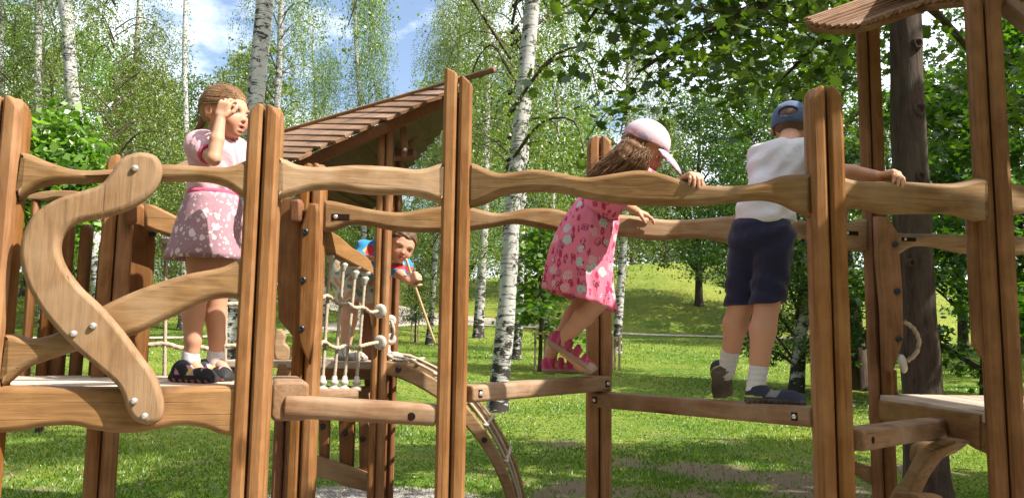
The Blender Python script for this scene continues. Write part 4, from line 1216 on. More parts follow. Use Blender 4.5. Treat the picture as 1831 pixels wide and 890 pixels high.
# ---------------------------------------------------------------- maples at the right
ml = []
for ang, r0 in ((90, 0.55), (66, 0.33), (48, 0.52), (24, 0.31), (2, 0.48), (-26, 0.28), (-52, 0.38), (-76, 0.24), (-90, 0.34)):
    ml.append((r0 * math.cos(R(ang)), r0 * math.sin(R(ang))))
MAPLE = np.array(ml + [(-a, b) for a, b in ml[-2:0:-1]])
MAPLE_S = np.array([(0, 0.55), (0.2, 0.24), (0.46, 0.3), (0.3, 0.0), (0.3, -0.3), (0, -0.2), (-0.3, -0.3), (-0.3, 0.0), (-0.46, 0.3), (-0.2, 0.24)])
def maple_crown(seed, limbs, n_leaf, size, mat='maple_leaf', shape=None):
    """limbs: polylines in tree space; sprays of leaves hang along their outer two thirds."""
    r_ = np.random.default_rng(seed)
    tubes = []; pos = []; br = []
    tot = sum(l[1] for l in limbs)
    for pts, wgt, rad in limbs:
        P = catmull(pts, 6)
        tubes.append(tube_rings(P, [rad * (1 - 0.88 * j / (len(P) - 1)) + 0.004 for j in range(len(P))], 6))
        nt_ = max(2, int(n_leaf * wgt / tot / 12))
        for i in range(nt_):
            j = int(len(P) * (0.22 + 0.78 * r_.uniform() ** 0.8)) - 1
            p = P[max(0, min(j, len(P) - 1))]
            d = Vector((r_.normal(), r_.normal(), r_.normal() * 0.35 - 0.12)).normalized()
            L = r_.uniform(0.25, 0.95)
            q = p + d * L + Vector((0, 0, -0.18 * L))
            if i % 3 == 0: tubes.append(tube_rings([p, p.lerp(q, 0.5) + Vector((0, 0, 0.04)), q], [0.006, 0.004, 0.002], 3))
            s = r_.uniform(0.25, 1.05, 12)
            pos.append(np.array(p) + (np.array(q) - np.array(p)) * s[:, None] + r_.normal(0, 0.085, (12, 3)))
            br.append(np.full(12, r_.normal(0, 0.14)))
    V, F = join_tubes(tubes)
    bm_ = mesh_from('limbs', V, F, True); bm_.materials.append(M['bark'])
    P = np.concatenate(pos)
    lm = leaves_mesh('maple_crown', P, size, r_, shape=MAPLE if shape is None else shape, up_bias=1.6, bright=np.concatenate(br)); lm.materials.append(M[mat])
    return bm_, lm
# big trunk behind the right tower
g = at(1660, 880, 5.6); g.z = 0
W = [Vector((0.0, 0, -0.1))] + [at(px, py, 5.6) - g for px, py in ((1655, 800), (1645, 640), (1634, 480), (1628, 320), (1622, 160), (1618, 0), (1612, -200), (1600, -450))]
me = trunk_mesh('trunk', W, 0.145, 0.09, 1.35, 16, 8, 0.045, 81); me.materials.append(M['bark'])
def tree_pt(px, py, Y): return at(px, py, Y) - g
limbs = []
# boughs that hang into the top of the picture
for pl, wgt, rad in (
    ([(1616, -60, 5.6), (1500, -40, 5.3), (1380, 0, 5.0), (1280, 45, 4.9), (1200, 90, 4.9), (1140, 130, 5.0)], 0.75, 0.045),
    ([(1616, -120, 5.6), (1450, -60, 5.7), (1350, 20, 5.9), (1290, 80, 6.0), (1250, 125, 6.1)], 0.4, 0.04),
    ([(1616, -160, 5.6), (1350, -120, 5.0), (1180, -60, 4.8), (1090, -10, 4.8), (1050, 40, 4.9)], 0.45, 0.04),
    ([(1618, -20, 5.6), (1540, 20, 6.4), (1470, 70, 6.8), (1420, 120, 7.0), (1380, 160, 7.2)], 0.8, 0.035),
    ([(1618, -20, 5.6), (1680, 30, 6.2), (1740, 100, 6.8), (1790, 170, 7.2), (1830, 230, 7.5)], 0.6, 0.035),
    ([(1618, -60, 5.6), (1440, -60, 5.2), (1330, -50, 5.0), (1240, -30, 4.9)], 0.5, 0.04)):
    limbs.append(([tree_pt(*p) for p in pl], wgt, rad))
for i in range(11):                                           # the rest of the crown, above the picture
    a = i * 2.4; z0 = 5.0 + i * 0.27; L = 2.5 - 0.08 * i
    d = Vector((math.cos(a), math.sin(a), 0))
    b0 = W[-1] * (z0 / W[-1].z)
    limbs.append(([b0, b0 + d * L * 0.5 + Vector((0, 0, 0.8)), b0 + d * L + Vector((0, 0, 0.9))], 1.15, 0.05))
mc = maple_crown(82, limbs, 15000, 0.095)
o = empty('maple_tree', g, 'big maple with smooth dark trunk standing behind the right platform', 'tree', 'maple trees')
tk = obj('trunk', me, None, o, Matrix.Translation(g)); obj('branches', mc[0], None, o, Matrix.Translation(g)); obj('crown', mc[1], None, o, Matrix.Translation(g))
for (px_, py_, s_) in ((1641, 78, 1.0), (1644, 196, 1.25), (1646, 316, 0.9), (1630, 470, 0.7)):      # old branch scars
    c_ = at(px_, py_, 5.48)
    V = []; F = []; n_ = 12
    for (r_a, d_a) in ((1.0, 0.03), (0.8, -0.012), (0.5, -0.016), (0.34, 0.0), (0.05, 0.004)):
        for j in range(n_):
            th = 2 * math.pi * j / n_; V.append((r_a * 0.042 * s_ * math.cos(th) * (1 + 0.15 * math.sin(3 * th)), d_a, r_a * 0.058 * s_ * math.sin(th) * (1 + 0.12 * math.cos(2 * th))))
    for q in range(4):
        for j in range(n_): F.append((q * n_ + j, q * n_ + (j + 1) % n_, (q + 1) * n_ + (j + 1) % n_, (q + 1) * n_ + j))
    obj('branch_scar', mesh_from('branch_scar', V, F, True), M['bark'], tk, Matrix.Translation(c_))

# a second maple further back, and two out of the frame to the right whose shade falls on the lawn
def free_maple(px, Y, lean_px, r0, label, seed, H=5.0, n=9, leaves=7000, spread=3.2, zlow=2.2, size=0.15, pos=None):
    g = Vector(pos) if pos else at(px, 600, Y); g.z = gz(g.x, g.y)
    W = [Vector((0, 0, -0.1)), Vector((lean_px * 0.3, 0, 1.5)), Vector((lean_px * 0.7, 0, 3.2)), Vector((lean_px, 0, H + 2))]
    me = trunk_mesh('trunk', W, r0, r0 * 0.5, 1.35, 12, 8, 0.05, seed); me.materials.append(M['bark'])
    limbs = []
    for i in range(n):
        a = i * 2.4 + seed; z0 = zlow + (H - zlow) * i / n; L = spread * (1 - 0.4 * i / n)
        d = Vector((math.cos(a), math.sin(a), 0)); b0 = Vector((lean_px * z0 / (H + 2), 0, z0))
        limbs.append(([b0, b0 + d * L * 0.5 + Vector((0, 0, 0.7)), b0 + d * L + Vector((0, 0, 0.5))], 1.0, 0.045))
    mc = maple_crown(seed, limbs, leaves, size, shape=MAPLE_S)
    o = empty('maple_tree', g, label, 'tree', 'maple trees')
    obj('trunk', me, None, o, Matrix.Translation(g)); obj('branches', mc[0], None, o, Matrix.Translation(g)); obj('crown', mc[1], None, o, Matrix.Translation(g))
    return o
free_maple(1537, 15.5, -0.4, 0.17, 'second dark trunk between the boy in the white shirt and the big maple', 83, 8.0, 12, 3600, 1.5, 4.6, 0.11)
free_maple(1760, 13, 0.3, 0.13, 'bright leafy maple seen between the two right posts', 84, 6.0, 16, 15000, 2.5, 0.6, 0.13)

free_maple(0, 0, 0.0, 0.2, 'maple just outside the right edge whose shade falls on the lawn', 85, 7.5, 14, 8000, 3.3, 3.2, 0.17, (7.6, 4.6, 0))
# bright shrub at the left
r_ = np.random.default_rng(91)
c = at(110, 262, 9.0)
P = []; br = []
for i in range(420):
    d = r_.normal(size=3); d /= np.linalg.norm(d)
    q = np.array(c) + np.array([0.02, 0, -0.45]) + d * np.array([0.45, 0.6, 0.85]) * r_.uniform(0.35, 1.1)
    P.append(q + r_.normal(0, 0.08, (12, 3))); br.append(np.full(12, r_.normal(0.05, 0.12)))
lm = leaves_mesh('shrub_crown', np.concatenate(P), 0.11, r_, up_bias=1.4, bright=np.concatenate(br)); lm.materials.append(M['bush_leaf'])
sg = Vector((c.x, c.y, 0))
sh_ = empty('shrub', sg, 'bright green leafy shrub beside the left post', 'shrub')
obj('crown', lm, None, sh_)
tubes = []
for i in range(7):
    a = i * 0.9; e = Vector((c.x + 0.16 * math.cos(a), c.y + 0.2 * math.sin(a), c.z + 0.1 * math.sin(i)))
    tubes.append(tube_rings(catmull([sg + Vector((0.03 * math.cos(a), 0.03 * math.sin(a), -0.05)), sg.lerp(e, 0.5) + Vector((0.05, 0, 0.1)), e], 4), [0.014 - 0.001 * j for j in range(9)], 5))
V, F = join_tubes(tubes); obj('stems', mesh_from('stems', V, F, True), M['bark'], sh_)

# young staked trees
def stake_frame(px, py, w_px, h_px, label, Yadd=0.0):
    g = ground_hit(px, py); s = g.y / FPX
    w_ = w_px * s / 2; h = h_px * s
    o = empty('tree_stake_frame', g, label, 'tree stakes', 'stake frames round young trees')
    pts = [(-w_, -w_ * 0.6), (w_, -w_ * 0.6), (0, w_)]
    for x, y in pts: beam('stake', g + Vector((x, y, -0.05)), g + Vector((x, y, h)), 0.05, 0.05, 'stake', 0.012, o)
    for i in range(3):
        a, b = pts[i], pts[(i + 1) % 3]
        beam('crossbar', g + Vector((a[0], a[1], h - 0.04)), g + Vector((b[0], b[1], h - 0.04)), 0.03, 0.06, 'stake', 0.008, o)
    return g, h
g1, h1 = stake_frame(965, 664, 17, 70, 'wooden stakes round the young maple behind the pink sandals')
g2, h2 = stake_frame(742, 612, 12, 46, 'wooden stakes round the little spruce by the path')
g3, h3 = stake_frame(1101, 662, 12, 60, 'wooden stakes right of the middle post')
W = [Vector((0, 0, -0.1)), Vector((0.02, 0, 1.2)), Vector((-0.03, 0, 2.6)), Vector((0, 0, 3.6))]
me = trunk_mesh('trunk', W, 0.05, 0.02, 1.2, 8, 5, 0.03, 5); me.materials.append(M['bark'])
limbs = []
for i in range(12):
    a = i * 2.4; z0 = 0.9 + i * 0.22; d = Vector((math.cos(a), math.sin(a), 0)); L = 0.75 - 0.03 * i
    limbs.append(([Vector((0, 0, z0)), Vector((0, 0, z0)) + d * L * 0.5 + Vector((0, 0, 0.2)), Vector((0, 0, z0)) + d * L + Vector((0, 0, 0.25))], 1, 0.01))
ymc = maple_crown(95, limbs, 2200, 0.14)
ymc[1].materials.clear(); ymc[1].materials.append(M['bush_leaf'])
o = empty('young_maple', g1, 'young bright maple inside its stakes left of the pink dress', 'tree')
for nm, d in (('trunk', me), ('branches', ymc[0]), ('crown', ymc[1])): obj(nm, d, None, o, Matrix.Translation(g1))
# little spruce
r_ = np.random.default_rng(97)
P = []
for i in range(150):
    f = r_.uniform(0, 1) ** 1.3; a = r_.uniform(0, 6.28); L = 0.75 * (1 - f) + 0.06; z = 0.75 + 1.75 * f
    s = r_.uniform(0.05, 1, 26)
    q = np.stack([np.cos(a) * L * s, np.sin(a) * L * s, z - 0.18 * L * s], -1) + r_.normal(0, 0.03, (26, 3)); P.append(q)
lm = leaves_mesh('spruce_crown', np.concatenate(P), 0.09, r_, np.array([(0, -0.5), (0.12, 0), (0, 0.5), (-0.12, 0)]), 0.5); lm.materials.append(M['needle'])
me = trunk_mesh('trunk', [Vector((0, 0, -0.1)), Vector((0, 0, 1.2)), Vector((0, 0, 2.5))], 0.035, 0.006, 1.1, 7, 4); me.materials.append(M['bark'])
o = empty('young_spruce', g2, 'little dark spruce by the path behind the boy in blue', 'tree')
obj('trunk', me, None, o, Matrix.Translation(g2)); obj('crown', lm, None, o, Matrix.Translation(g2))

# ---------------------------------------------------------------- grass
r_ = np.random.default_rng(101)
N = 190000
u = r_.uniform(0, 1, N)
y = 5.05 + 16.0 * u ** 1.7
x = (r_.uniform(-0.72, 0.72, N)) * y
# keep the blades off the gravel
gp = catmull([(*p, 0) for p in GRAVEL], 5, True)
gx = np.array([p.x for p in gp]); gy = np.array([p.y for p in gp])
front = gy > 3
o_ = np.argsort(gx[front])
lim = np.interp(x, gx[front][o_], gy[front][o_])
worn = worn_f(x, y)
keep = (r_.uniform(0, 1, N) > worn * 0.9) & (y > lim + r_.normal(0.03, 0.12, N)) & ((np.sin(x * 2.1 + y) * np.sin(y * 1.7 - x * 0.8) + r_.normal(0, 0.6, N)) > -0.75)
x, y = x[keep], y[keep]; N = len(x)
hgt = r_.uniform(0.016, 0.042, N) * (1 + 0.5 * (r_.uniform(0, 1, N) > 0.93) + 0.9 * np.exp(-np.abs(y - np.interp(x, gx[front][o_], gy[front][o_])) / 0.2)) * (0.7 + 0.5 * np.sin(x * 1.3) * np.sin(y * 1.1))
hgt = np.clip(hgt, 0.012, 0.09)
wd = r_.uniform(0.003, 0.006, N) * (1 + y / 14)
a = r_.uniform(0, 6.28, N)
z = ground_z(x, y)
dx, dy = np.cos(a) * wd, np.sin(a) * wd
lx, ly = r_.normal(0, 0.45, N) * hgt, r_.normal(0, 0.45, N) * hgt
V = np.zeros((N, 3, 3))
V[:, 0] = np.stack([x - dx, y - dy, z], -1); V[:, 1] = np.stack([x + dx, y + dy, z], -1); V[:, 2] = np.stack([x + lx, y + ly, z + hgt], -1)
gm = np_mesh('grass', V.reshape(-1, 3), np.arange(N * 3).reshape(N, 3))
face_attr(gm, 'rnd', np.clip(0.4 + 0.25 * np.sin(x * 0.8 + 1) * np.sin(y * 0.5) + r_.normal(0, 0.2, N), 0, 1))
tag(obj('grass', gm, M['grass']), 'short green grass of the park lawn', 'grass', kind='stuff')
N = 60000
y = 20 + 27 * r_.uniform(0, 1, N); x = r_.uniform(-0.7, 0.7, N) * y
pathd = np.interp(x, np.array([p[0] for p in pp])[::-1], np.array([p[1] for p in pp])[::-1])
kk = np.abs(y - pathd) > 1.7 * (np.abs(x) < 6) + 0.6
x, y = x[kk], y[kk]; N = len(x); z = ground_z(x, y)
a = r_.uniform(0, 6.28, N); hgt = r_.uniform(0.03, 0.07, N); wd = r_.uniform(0.008, 0.02, N)
V = np.zeros((N, 3, 3)); V[:, 0] = np.stack([x - np.cos(a) * wd, y - np.sin(a) * wd, z], -1); V[:, 1] = np.stack([x + np.cos(a) * wd, y + np.sin(a) * wd, z], -1); V[:, 2] = np.stack([x + r_.normal(0, 0.04, N), y + r_.normal(0, 0.04, N), z + hgt], -1)
gm = np_mesh('meadow_grass', V.reshape(-1, 3), np.arange(N * 3).reshape(N, 3))
face_attr(gm, 'rnd', np.clip(0.45 + 0.25 * np.sin(x * 0.5) * np.sin(y * 0.4) + r_.normal(-0.05, 0.1, N), 0, 1))
tag(obj('meadow_grass', gm, M['grass']), 'taller grass on the bank behind the lawn', 'grass', kind='stuff')
N = 420
y = 5.9 + 12 * r_.uniform(0, 1, N) ** 1.5; x = r_.uniform(-0.7, 0.7, N) * y
P = np.stack([x, y, ground_z(x, y) + 0.025 + 0.01 * r_.uniform(0, 1, N)], -1)
fl = leaves_mesh('fallen_leaves', P, 0.045, r_, up_bias=3.5); fl.materials.append(leaf_mat('dry leaves', (0.1, 0.055, 0.02), (0.22, 0.14, 0.05), (0.34, 0.26, 0.09), 0.2))
tag(obj('fallen_leaves', fl, None), 'dry leaves scattered over the lawn', 'leaves', kind='stuff')
# clover heads and daisies in the lawn
N = 170
y = 6.2 + 14 * r_.uniform(0, 1, N) ** 1.4; x = r_.uniform(-0.7, 0.7, N) * y; z = ground_z(x, y) + 0.04; s = 0.006
dv = np.array([(1, 0, 0), (-1, 0, 0), (0, 1, 0), (0, -1, 0), (0, 0, 1), (0, 0, -1)]) * s
V = np.stack([x, y, z], -1)[:, None, :] + dv[None]
F = (np.arange(N)[:, None, None] * 6 + np.array([(0, 2, 4), (2, 1, 4), (1, 3, 4), (3, 0, 4), (2, 0, 5), (1, 2, 5), (3, 1, 5), (0, 3, 5)])[None]).reshape(-1, 3)
tag(obj('clover_flowers', np_mesh('clover_flowers', V.reshape(-1, 3), F), simple('white clover', (0.7, 0.7, 0.62), 0.8, 0.1, 50, 0.15)), 'tiny white clover flowers scattered in the lawn', 'flowers', kind='stuff')
# ---------------------------------------------------------------- people: distance fields meshed with surface nets
def V3(*a): return np.array(a, float)
def unit(v): v = np.asarray(v, float); return v / np.linalg.norm(v)

class Field:
    """A dense signed distance grid; shapes are blended in one after another."""
    def __init__(s, lo, hi, h):
        s.lo = np.asarray(lo, float); s.h = h
        s.n = np.ceil((np.asarray(hi, float) - s.lo) / h).astype(int) + 1
        s.D = np.full(s.n, 1.0, np.float32)
    def _sub(s, lo, hi):
        a = np.clip(np.floor((lo - s.lo) / s.h).astype(int), 0, s.n); b = np.clip(np.ceil((hi - s.lo) / s.h).astype(int) + 1, 0, s.n)
        if (b <= a).any(): return None, None
        g = np.meshgrid(*[s.lo[i] + s.h * np.arange(a[i], b[i]) for i in range(3)], indexing='ij')
        return tuple(slice(a[i], b[i]) for i in range(3)), np.stack(g, -1)
    def blend(s, lo, hi, fn, k, op='add'):
        m = k + 3 * s.h
        sl, P = s._sub(np.asarray(lo) - m, np.asarray(hi) + m)
        if sl is None: return
        d = fn(P).astype(np.float32); D = s.D[sl]
        if op == 'add':
            h = np.clip(0.5 + 0.5 * (D - d) / max(k, 1e-6), 0, 1)
            s.D[sl] = D * (1 - h) + d * h - k * h * (1 - h)
        elif op == 'cut':
            h = np.clip(0.5 - 0.5 * (D + d) / max(k, 1e-6), 0, 1)
            s.D[sl] = D * (1 - h) - d * h + k * h * (1 - h)
    def cone(s, p, q, r1, r2, k=0.01, op='add'):
        p = np.asarray(p, float); q = np.asarray(q, float); v = q - p; L2 = v @ v + 1e-12; rm = max(r1, r2)
        def fn(P):
            w = P - p; t = np.clip(w @ v / L2, 0, 1)
            return np.linalg.norm(w - t[..., None] * v, axis=-1) - (r1 + (r2 - r1) * t)
        s.blend(np.minimum(p, q) - rm, np.maximum(p, q) + rm, fn, k, op)
    def chain(s, pts, rs, k=0.012):
        for i in range(len(pts) - 1): s.cone(pts[i], pts[i + 1], rs[i], rs[i + 1], k)
    def ell(s, c, r, A=None, k=0.01, op='add'):
        c = np.asarray(c, float); r = np.asarray(r, float); A = np.eye(3) if A is None else A      # columns of A: axes
        ext = np.sqrt(((A * r) ** 2).sum(1))
        def fn(P):
            q = (P - c) @ A
            k0 = np.linalg.norm(q / r, axis=-1); k1 = np.linalg.norm(q / (r * r), axis=-1) + 1e-9
            return k0 * (k0 - 1) / k1
        s.blend(c - ext, c + ext, fn, k, op)
    def box(s, c, hf, A=None, rd=0.01, k=0.01, op='add'):
        c = np.asarray(c, float); hf = np.asarray(hf, float); A = np.eye(3) if A is None else A
        ext = np.abs(A) @ hf
        def fn(P):
            q = np.abs((P - c) @ A) - hf + rd
            return np.linalg.norm(np.maximum(q, 0), axis=-1) + np.minimum(q.max(-1), 0) - rd
        s.blend(c - ext, c + ext, fn, k, op)
    def plane_cut(s, c, n):
        """Remove everything on the n side of the plane."""
        c = np.asarray(c, float); n = unit(n)
        g = np.meshgrid(*[s.lo[i] + s.h * np.arange(s.n[i]) for i in range(3)], indexing='ij')
        d = (g[0] - c[0]) * n[0] + (g[1] - c[1]) * n[1] + (g[2] - c[2]) * n[2]
        s.D = np.maximum(s.D, d.astype(np.float32))
    def displace(s, fn):
        g = np.meshgrid(*[s.lo[i] + s.h * np.arange(s.n[i]) for i in range(3)], indexing='ij')
        s.D = s.D + fn(np.stack(g, -1)).astype(np.float32)
    def mesh(s, name):
        D = s.D; S = D < 0
        nx, ny, nz = D.shape
        cnt = np.zeros((nx - 1, ny - 1, nz - 1), np.int8)
        for dx in (0, 1):
            for dy in (0, 1):
                for dz in (0, 1): cnt += S[dx:nx - 1 + dx, dy:ny - 1 + dy, dz:nz - 1 + dz]
        act = (cnt > 0) & (cnt < 8)
        idx = np.argwhere(act)
        vid = np.full(act.shape, -1, np.int32); vid[act] = np.arange(len(idx))
        acc = np.zeros((len(idx), 3)); num = np.zeros(len(idx))
        cor = [(dx, dy, dz) for dx in (0, 1) for dy in (0, 1) for dz in (0, 1)]
        val = {c: D[idx[:, 0] + c[0], idx[:, 1] + c[1], idx[:, 2] + c[2]] for c in cor}
        for a in cor:
            for ax in range(3):
                if a[ax]: continue
                b = list(a); b[ax] = 1; b = tuple(b)
                va, vb = val[a], val[b]; m = (va < 0) != (vb < 0)
                t = np.where(m, va / np.where(m, va - vb, 1), 0)
                p = np.array(a, float)[None] + np.eye(3)[ax][None] * t[:, None]
                acc[m] += p[m]; num[m] += 1
        Vt = s.lo + s.h * (idx + acc / num[:, None])
        quads = []
        for ax in range(3):
            o1, o2 = [(1, 2), (2, 0), (0, 1)][ax]
            sl0 = [slice(None)] * 3; sl1 = [slice(None)] * 3
            sl0[ax] = slice(0, -1); sl1[ax] = slice(1, None)
            e = S[tuple(sl0)] != S[tuple(sl1)]
            E = np.argwhere(e)
            E = E[(E[:, o1] > 0) & (E[:, o2] > 0) & (E[:, o1] < D.shape[o1] - 1) & (E[:, o2] < D.shape[o2] - 1)]
            if not len(E): continue
            def vv(d1, d2):
                q = E.copy(); q[:, o1] -= d1; q[:, o2] -= d2; return vid[q[:, 0], q[:, 1], q[:, 2]]
            Q = np.stack([vv(1, 1), vv(0, 1), vv(0, 0), vv(1, 0)], -1)
            flip = ~S[E[:, 0], E[:, 1], E[:, 2]]
            Q[flip] = Q[flip][:, ::-1]
            quads.append(Q)
        Q = np.concatenate(quads); Q = Q[(Q >= 0).all(1)]
        me = np_mesh(name, Vt, Q, True)
        return me, Vt

def frame3(F, up=(0, 0, 1), roll=0.0):
    """Columns: forward, left, up."""
    F = unit(F); U = np.asarray(up, float); L = unit(np.cross(U, F)); U = np.cross(F, L)
    if roll:
        c, s_ = math.cos(roll), math.sin(roll); L, U = L * c + U * s_, U * c - L * s_
    return np.stack([F, L, U], 1)

class Head:
    def __init__(s, c, F, H, roll=0.0): s.c = np.asarray(c, float); s.A = frame3(F, roll=roll); s.H = H
    def p(s, x, y, z): return s.c + s.A @ (np.array([x, y, z]) * s.H)
    def loc(s, P): return (P - s.c) @ s.A / s.H
    def build(s, f, mouth_open=0.0, hair_short=False):
        H, A, p = s.H, s.A, s.p
        e = lambda c, r, k=0.05, op='add': f.ell(p(*c), np.array(r) * H, A, k * H, op)
        e((-0.07, 0, 0.12), (0.45, 0.365, 0.385), 0.04)                  # skull
        e((0.13, 0, -0.1), (0.285, 0.275, 0.35), 0.12)                  # face
        e((0.19, 0, -0.32), (0.165, 0.155, 0.115), 0.1)                    # jaw
        e((0.295, 0, -0.39), (0.065, 0.07, 0.05), 0.07)                 # chin
        for sg in (-1, 1):
            e((0.255, 0.165 * sg, -0.17), (0.11, 0.105, 0.115), 0.1)     # cheek
            e((0.40, 0.155 * sg, -0.005), (0.055, 0.07, 0.04), 0.05, 'cut')   # eye socket
            e((0.345, 0.15 * sg, 0.075), (0.07, 0.12, 0.03), 0.05)       # brow
            e((-0.09, 0.37 * sg, -0.03), (0.085, 0.03, 0.125), 0.03)      # ear
            e((-0.075, 0.395 * sg, -0.02), (0.04, 0.02, 0.07), 0.015, 'cut')
        f.cone(p(0.365, 0, 0.0), p(0.432, 0, -0.125), 0.026 * H, 0.038 * H, 0.045 * H)
        for sg in (-1, 1): e((0.402, 0.036 * sg, -0.143), (0.036, 0.028, 0.023), 0.02)
        e((0.385, 0, -0.232), (0.035, 0.085, 0.02), 0.025)               # lips
        e((0.375, 0, -0.292 - 0.05 * mouth_open), (0.038, 0.07, 0.024), 0.025)
        e((0.43, 0, -0.262 - 0.02 * mouth_open), (0.06, 0.07, 0.008 + 0.02 * mouth_open), 0.008, 'cut')
        f.cone(p(-0.1, 0, -0.15), p(-0.16, 0, -0.55), 0.19 * H, 0.2 * H, 0.06 * H)      # neck
    def tint(s, Vt, skin, lip, brow, mouth_open=0.0):
        q = s.loc(Vt); n = len(Vt)
        C = np.tile(np.asarray(skin, float), (n, 1))
        inh = (np.abs(q) < 0.6).all(1)
        def spot(cx, cy, cz, rx, ry, rz, col, hard=3.0):
            for sg in ((-1, 1) if cy else (1,)):
                d = ((q[:, 0] - cx) / rx) ** 2 + ((q[:, 1] - cy * sg) / ry) ** 2 + ((q[:, 2] - cz) / rz) ** 2
                w = np.clip((1 - np.sqrt(d)) * hard, 0, 1)[:, None] * inh[:, None]
                C[:] = C * (1 - w) + np.asarray(col) * w
        sk = np.asarray(skin)
        spot(0.3, 0.2, -0.16, 0.2, 0.15, 0.13, sk * np.array([1.05, 0.78, 0.74]), 1.0)
        spot(0.44, 0, -0.14, 0.08, 0.08, 0.06, sk * np.array([1.03, 0.82, 0.78]), 1.2)
        spot(-0.08, 0.38, -0.02, 0.1, 0.06, 0.14, sk * np.array([1.02, 0.75, 0.7]), 2)
        spot(0.385, 0, -0.235, 0.08, 0.105, 0.03, lip, 2.5)
        spot(0.375, 0, -0.292 - 0.05 * mouth_open, 0.08, 0.09, 0.034, lip, 2.5)
        spot(0.36, 0, -0.262 - 0.02 * mouth_open, 0.08, 0.085, 0.016 + 0.02 * mouth_open, (0.12, 0.03, 0.025), 2.5)
        spot(0.38, 0.155, 0.095, 0.09, 0.115, 0.026, brow, 2.0)
        spot(0.37, 0.155, 0.0, 0.08, 0.098, 0.04, np.asarray(brow) * 0.6 + sk * 0.15, 2.0)
        return C
    def eyes(s, parent, iris=(0.05, 0.03, 0.02)):
        for sg in (-1, 1):
            me = bpy.data.meshes.new('eye'); bm = bmesh.new(); bmesh.ops.create_uvsphere(bm, u_segments=16, v_segments=10, radius=1.0); bm.to_mesh(me); bm.free()
            me.polygons.foreach_set('use_smooth', [True] * len(me.polygons))
            co = np.zeros(len(me.vertices) * 3, np.float32); me.vertices.foreach_get('co', co); co = co.reshape(-1, 3)
            C = np.tile(np.array([0.62, 0.6, 0.57]), (len(co), 1)); C[co[:, 2] > 0.82] = iris; C[co[:, 2] > 0.965] = (0.005, 0.005, 0.005)
            vcol(me, C)
            q = Vector(s.A[:, 0] + 0.12 * sg * s.A[:, 1] - 0.1 * s.A[:, 2]).to_track_quat('Z', 'Y').to_matrix().to_4x4()
            obj('eye', me, M['eye'], parent, Matrix.Translation(s.p(0.33, 0.15 * sg, 0.0)) @ q @ Matrix.Scale(0.05 * s.H, 4))

def hand(f, W, d, n, thumb, L=0.125, curl=(0.3, 0.5, 0.4), spread=0.06, k=0.006, thumb_in=0.5):
    """Five-fingered hand. W wrist, d towards the fingers, n the way the palm faces, thumb: +1/-1 side along d x n."""
    W = np.asarray(W, float); d = unit(d); n = np.asarray(n, float); n = unit(n - (n @ d) * d)
    a = np.cross(d, n) * thumb
    s = L / 0.125
    palm = np.stack([d, a, n], 1)
    f.box(W + d * 0.033 * s, np.array([0.034, 0.029, 0.0115]) * s, palm, 0.010 * s, 0.012)
    tips = []
    lens = [(0.024, 0.016, 0.012), (0.027, 0.018, 0.013), (0.0255, 0.017, 0.0125), (0.02, 0.013, 0.011)]
    for i in range(4):
        off = (1.5 - i) * 0.0148 * s
        b = W + d * (0.06 - 0.003 * abs(i - 1.2)) * s + a * off
        dd = unit(d + a * (1.5 - i) * spread); p = b; ang = 0.0; r0 = (0.0072 - 0.0006 * (i == 3)) * s
        pts = [b - d * 0.012 * s, b]; rs = [r0 * 1.08, r0]
        for j in range(3):
            ang += curl[j] * (1 + 0.08 * i)
            p = p + (dd * math.cos(ang) + n * math.sin(ang)) * lens[i][j] * s
            pts.append(p); rs.append(r0 * (0.95, 0.88, 0.78)[j])
        f.chain(pts, rs, 0.0022)
        tips.append(p)
    t0 = W + d * 0.012 * s + a * 0.022 * s + n * 0.003
    t1 = t0 + unit(d * 0.7 + a * 0.75 + n * thumb_in) * 0.027 * s
    t2 = t1 + unit(d * 0.9 + a * 0.25 + n * thumb_in * 1.3) * 0.02 * s
    t3 = t2 + unit(d * 0.95 + n * thumb_in * 1.4) * 0.014 * s
    f.chain([t0, t1, t2, t3], [0.0115 * s, 0.009 * s, 0.0078 * s, 0.0066 * s], 0.004)
    return tips

# ---------------------------------------------------------------- skin, hair and cloth
def attr_mat(name, rough=0.55, sss=0.0, bump=None, bstr=0.2, spec=0.35, fuzz=0.0):
    k = NT(name)
    a = k.n('ShaderNodeAttribute', _attribute_name='tint')
    n = k.noise(k.coords(rnd=False), bump or 60, 4, 0.6)
    c = k.mix(k.math('MULTIPLY', n, 0.35), a.outputs['Color'], k.mix(1.0, a.outputs['Color'], (0.8, 0.72, 0.68), 'MULTIPLY'))
    m = k.finish(c, rough, n, bstr, 0.002, spec)
    if sss:
        k.b.inputs['Subsurface Weight'].default_value = sss; k.b.inputs['Subsurface Radius'].default_value = (0.012, 0.005, 0.003); k.b.inputs['Subsurface Scale'].default_value = 0.6
    if fuzz: k.b.inputs['Sheen Weight'].default_value = fuzz
    return m
M['skin'] = attr_mat('skin', 0.55, 0.0, 38, 0.15, 0.3)
M['eye'] = attr_mat('eye', 0.1, 0, 200, 0.0, 0.5)
M['shoe'] = attr_mat('shoe', 0.7, 0, 140, 0.35, 0.3)
M['cloth_v'] = attr_mat('printed cloth', 0.85, 0, 120, 0.3, 0.15, 0.3)
def hair_mat(name, dark, light, streak=(60, 60, 60)):
    k = NT(name)
    n = k.noise(k.coords(streak, rnd=False), 1.0, 4, 0.7, 1.2); n2 = k.noise(k.coords(rnd=False), 14, 3, 0.6)
    c = k.mix(k.ramp(k.math('ADD', k.math('MULTIPLY', n, 0.7), k.math('MULTIPLY', n2, 0.3)), [(0.3, (0, 0, 0)), (0.68, (1, 1, 1))]), dark, light)
    return k.finish(c, 0.5, n, 0.3, 0.003, 0.25)
M['hair_fair'] = hair_mat('fair brown hair', (0.17, 0.09, 0.045), (0.34, 0.2, 0.105))
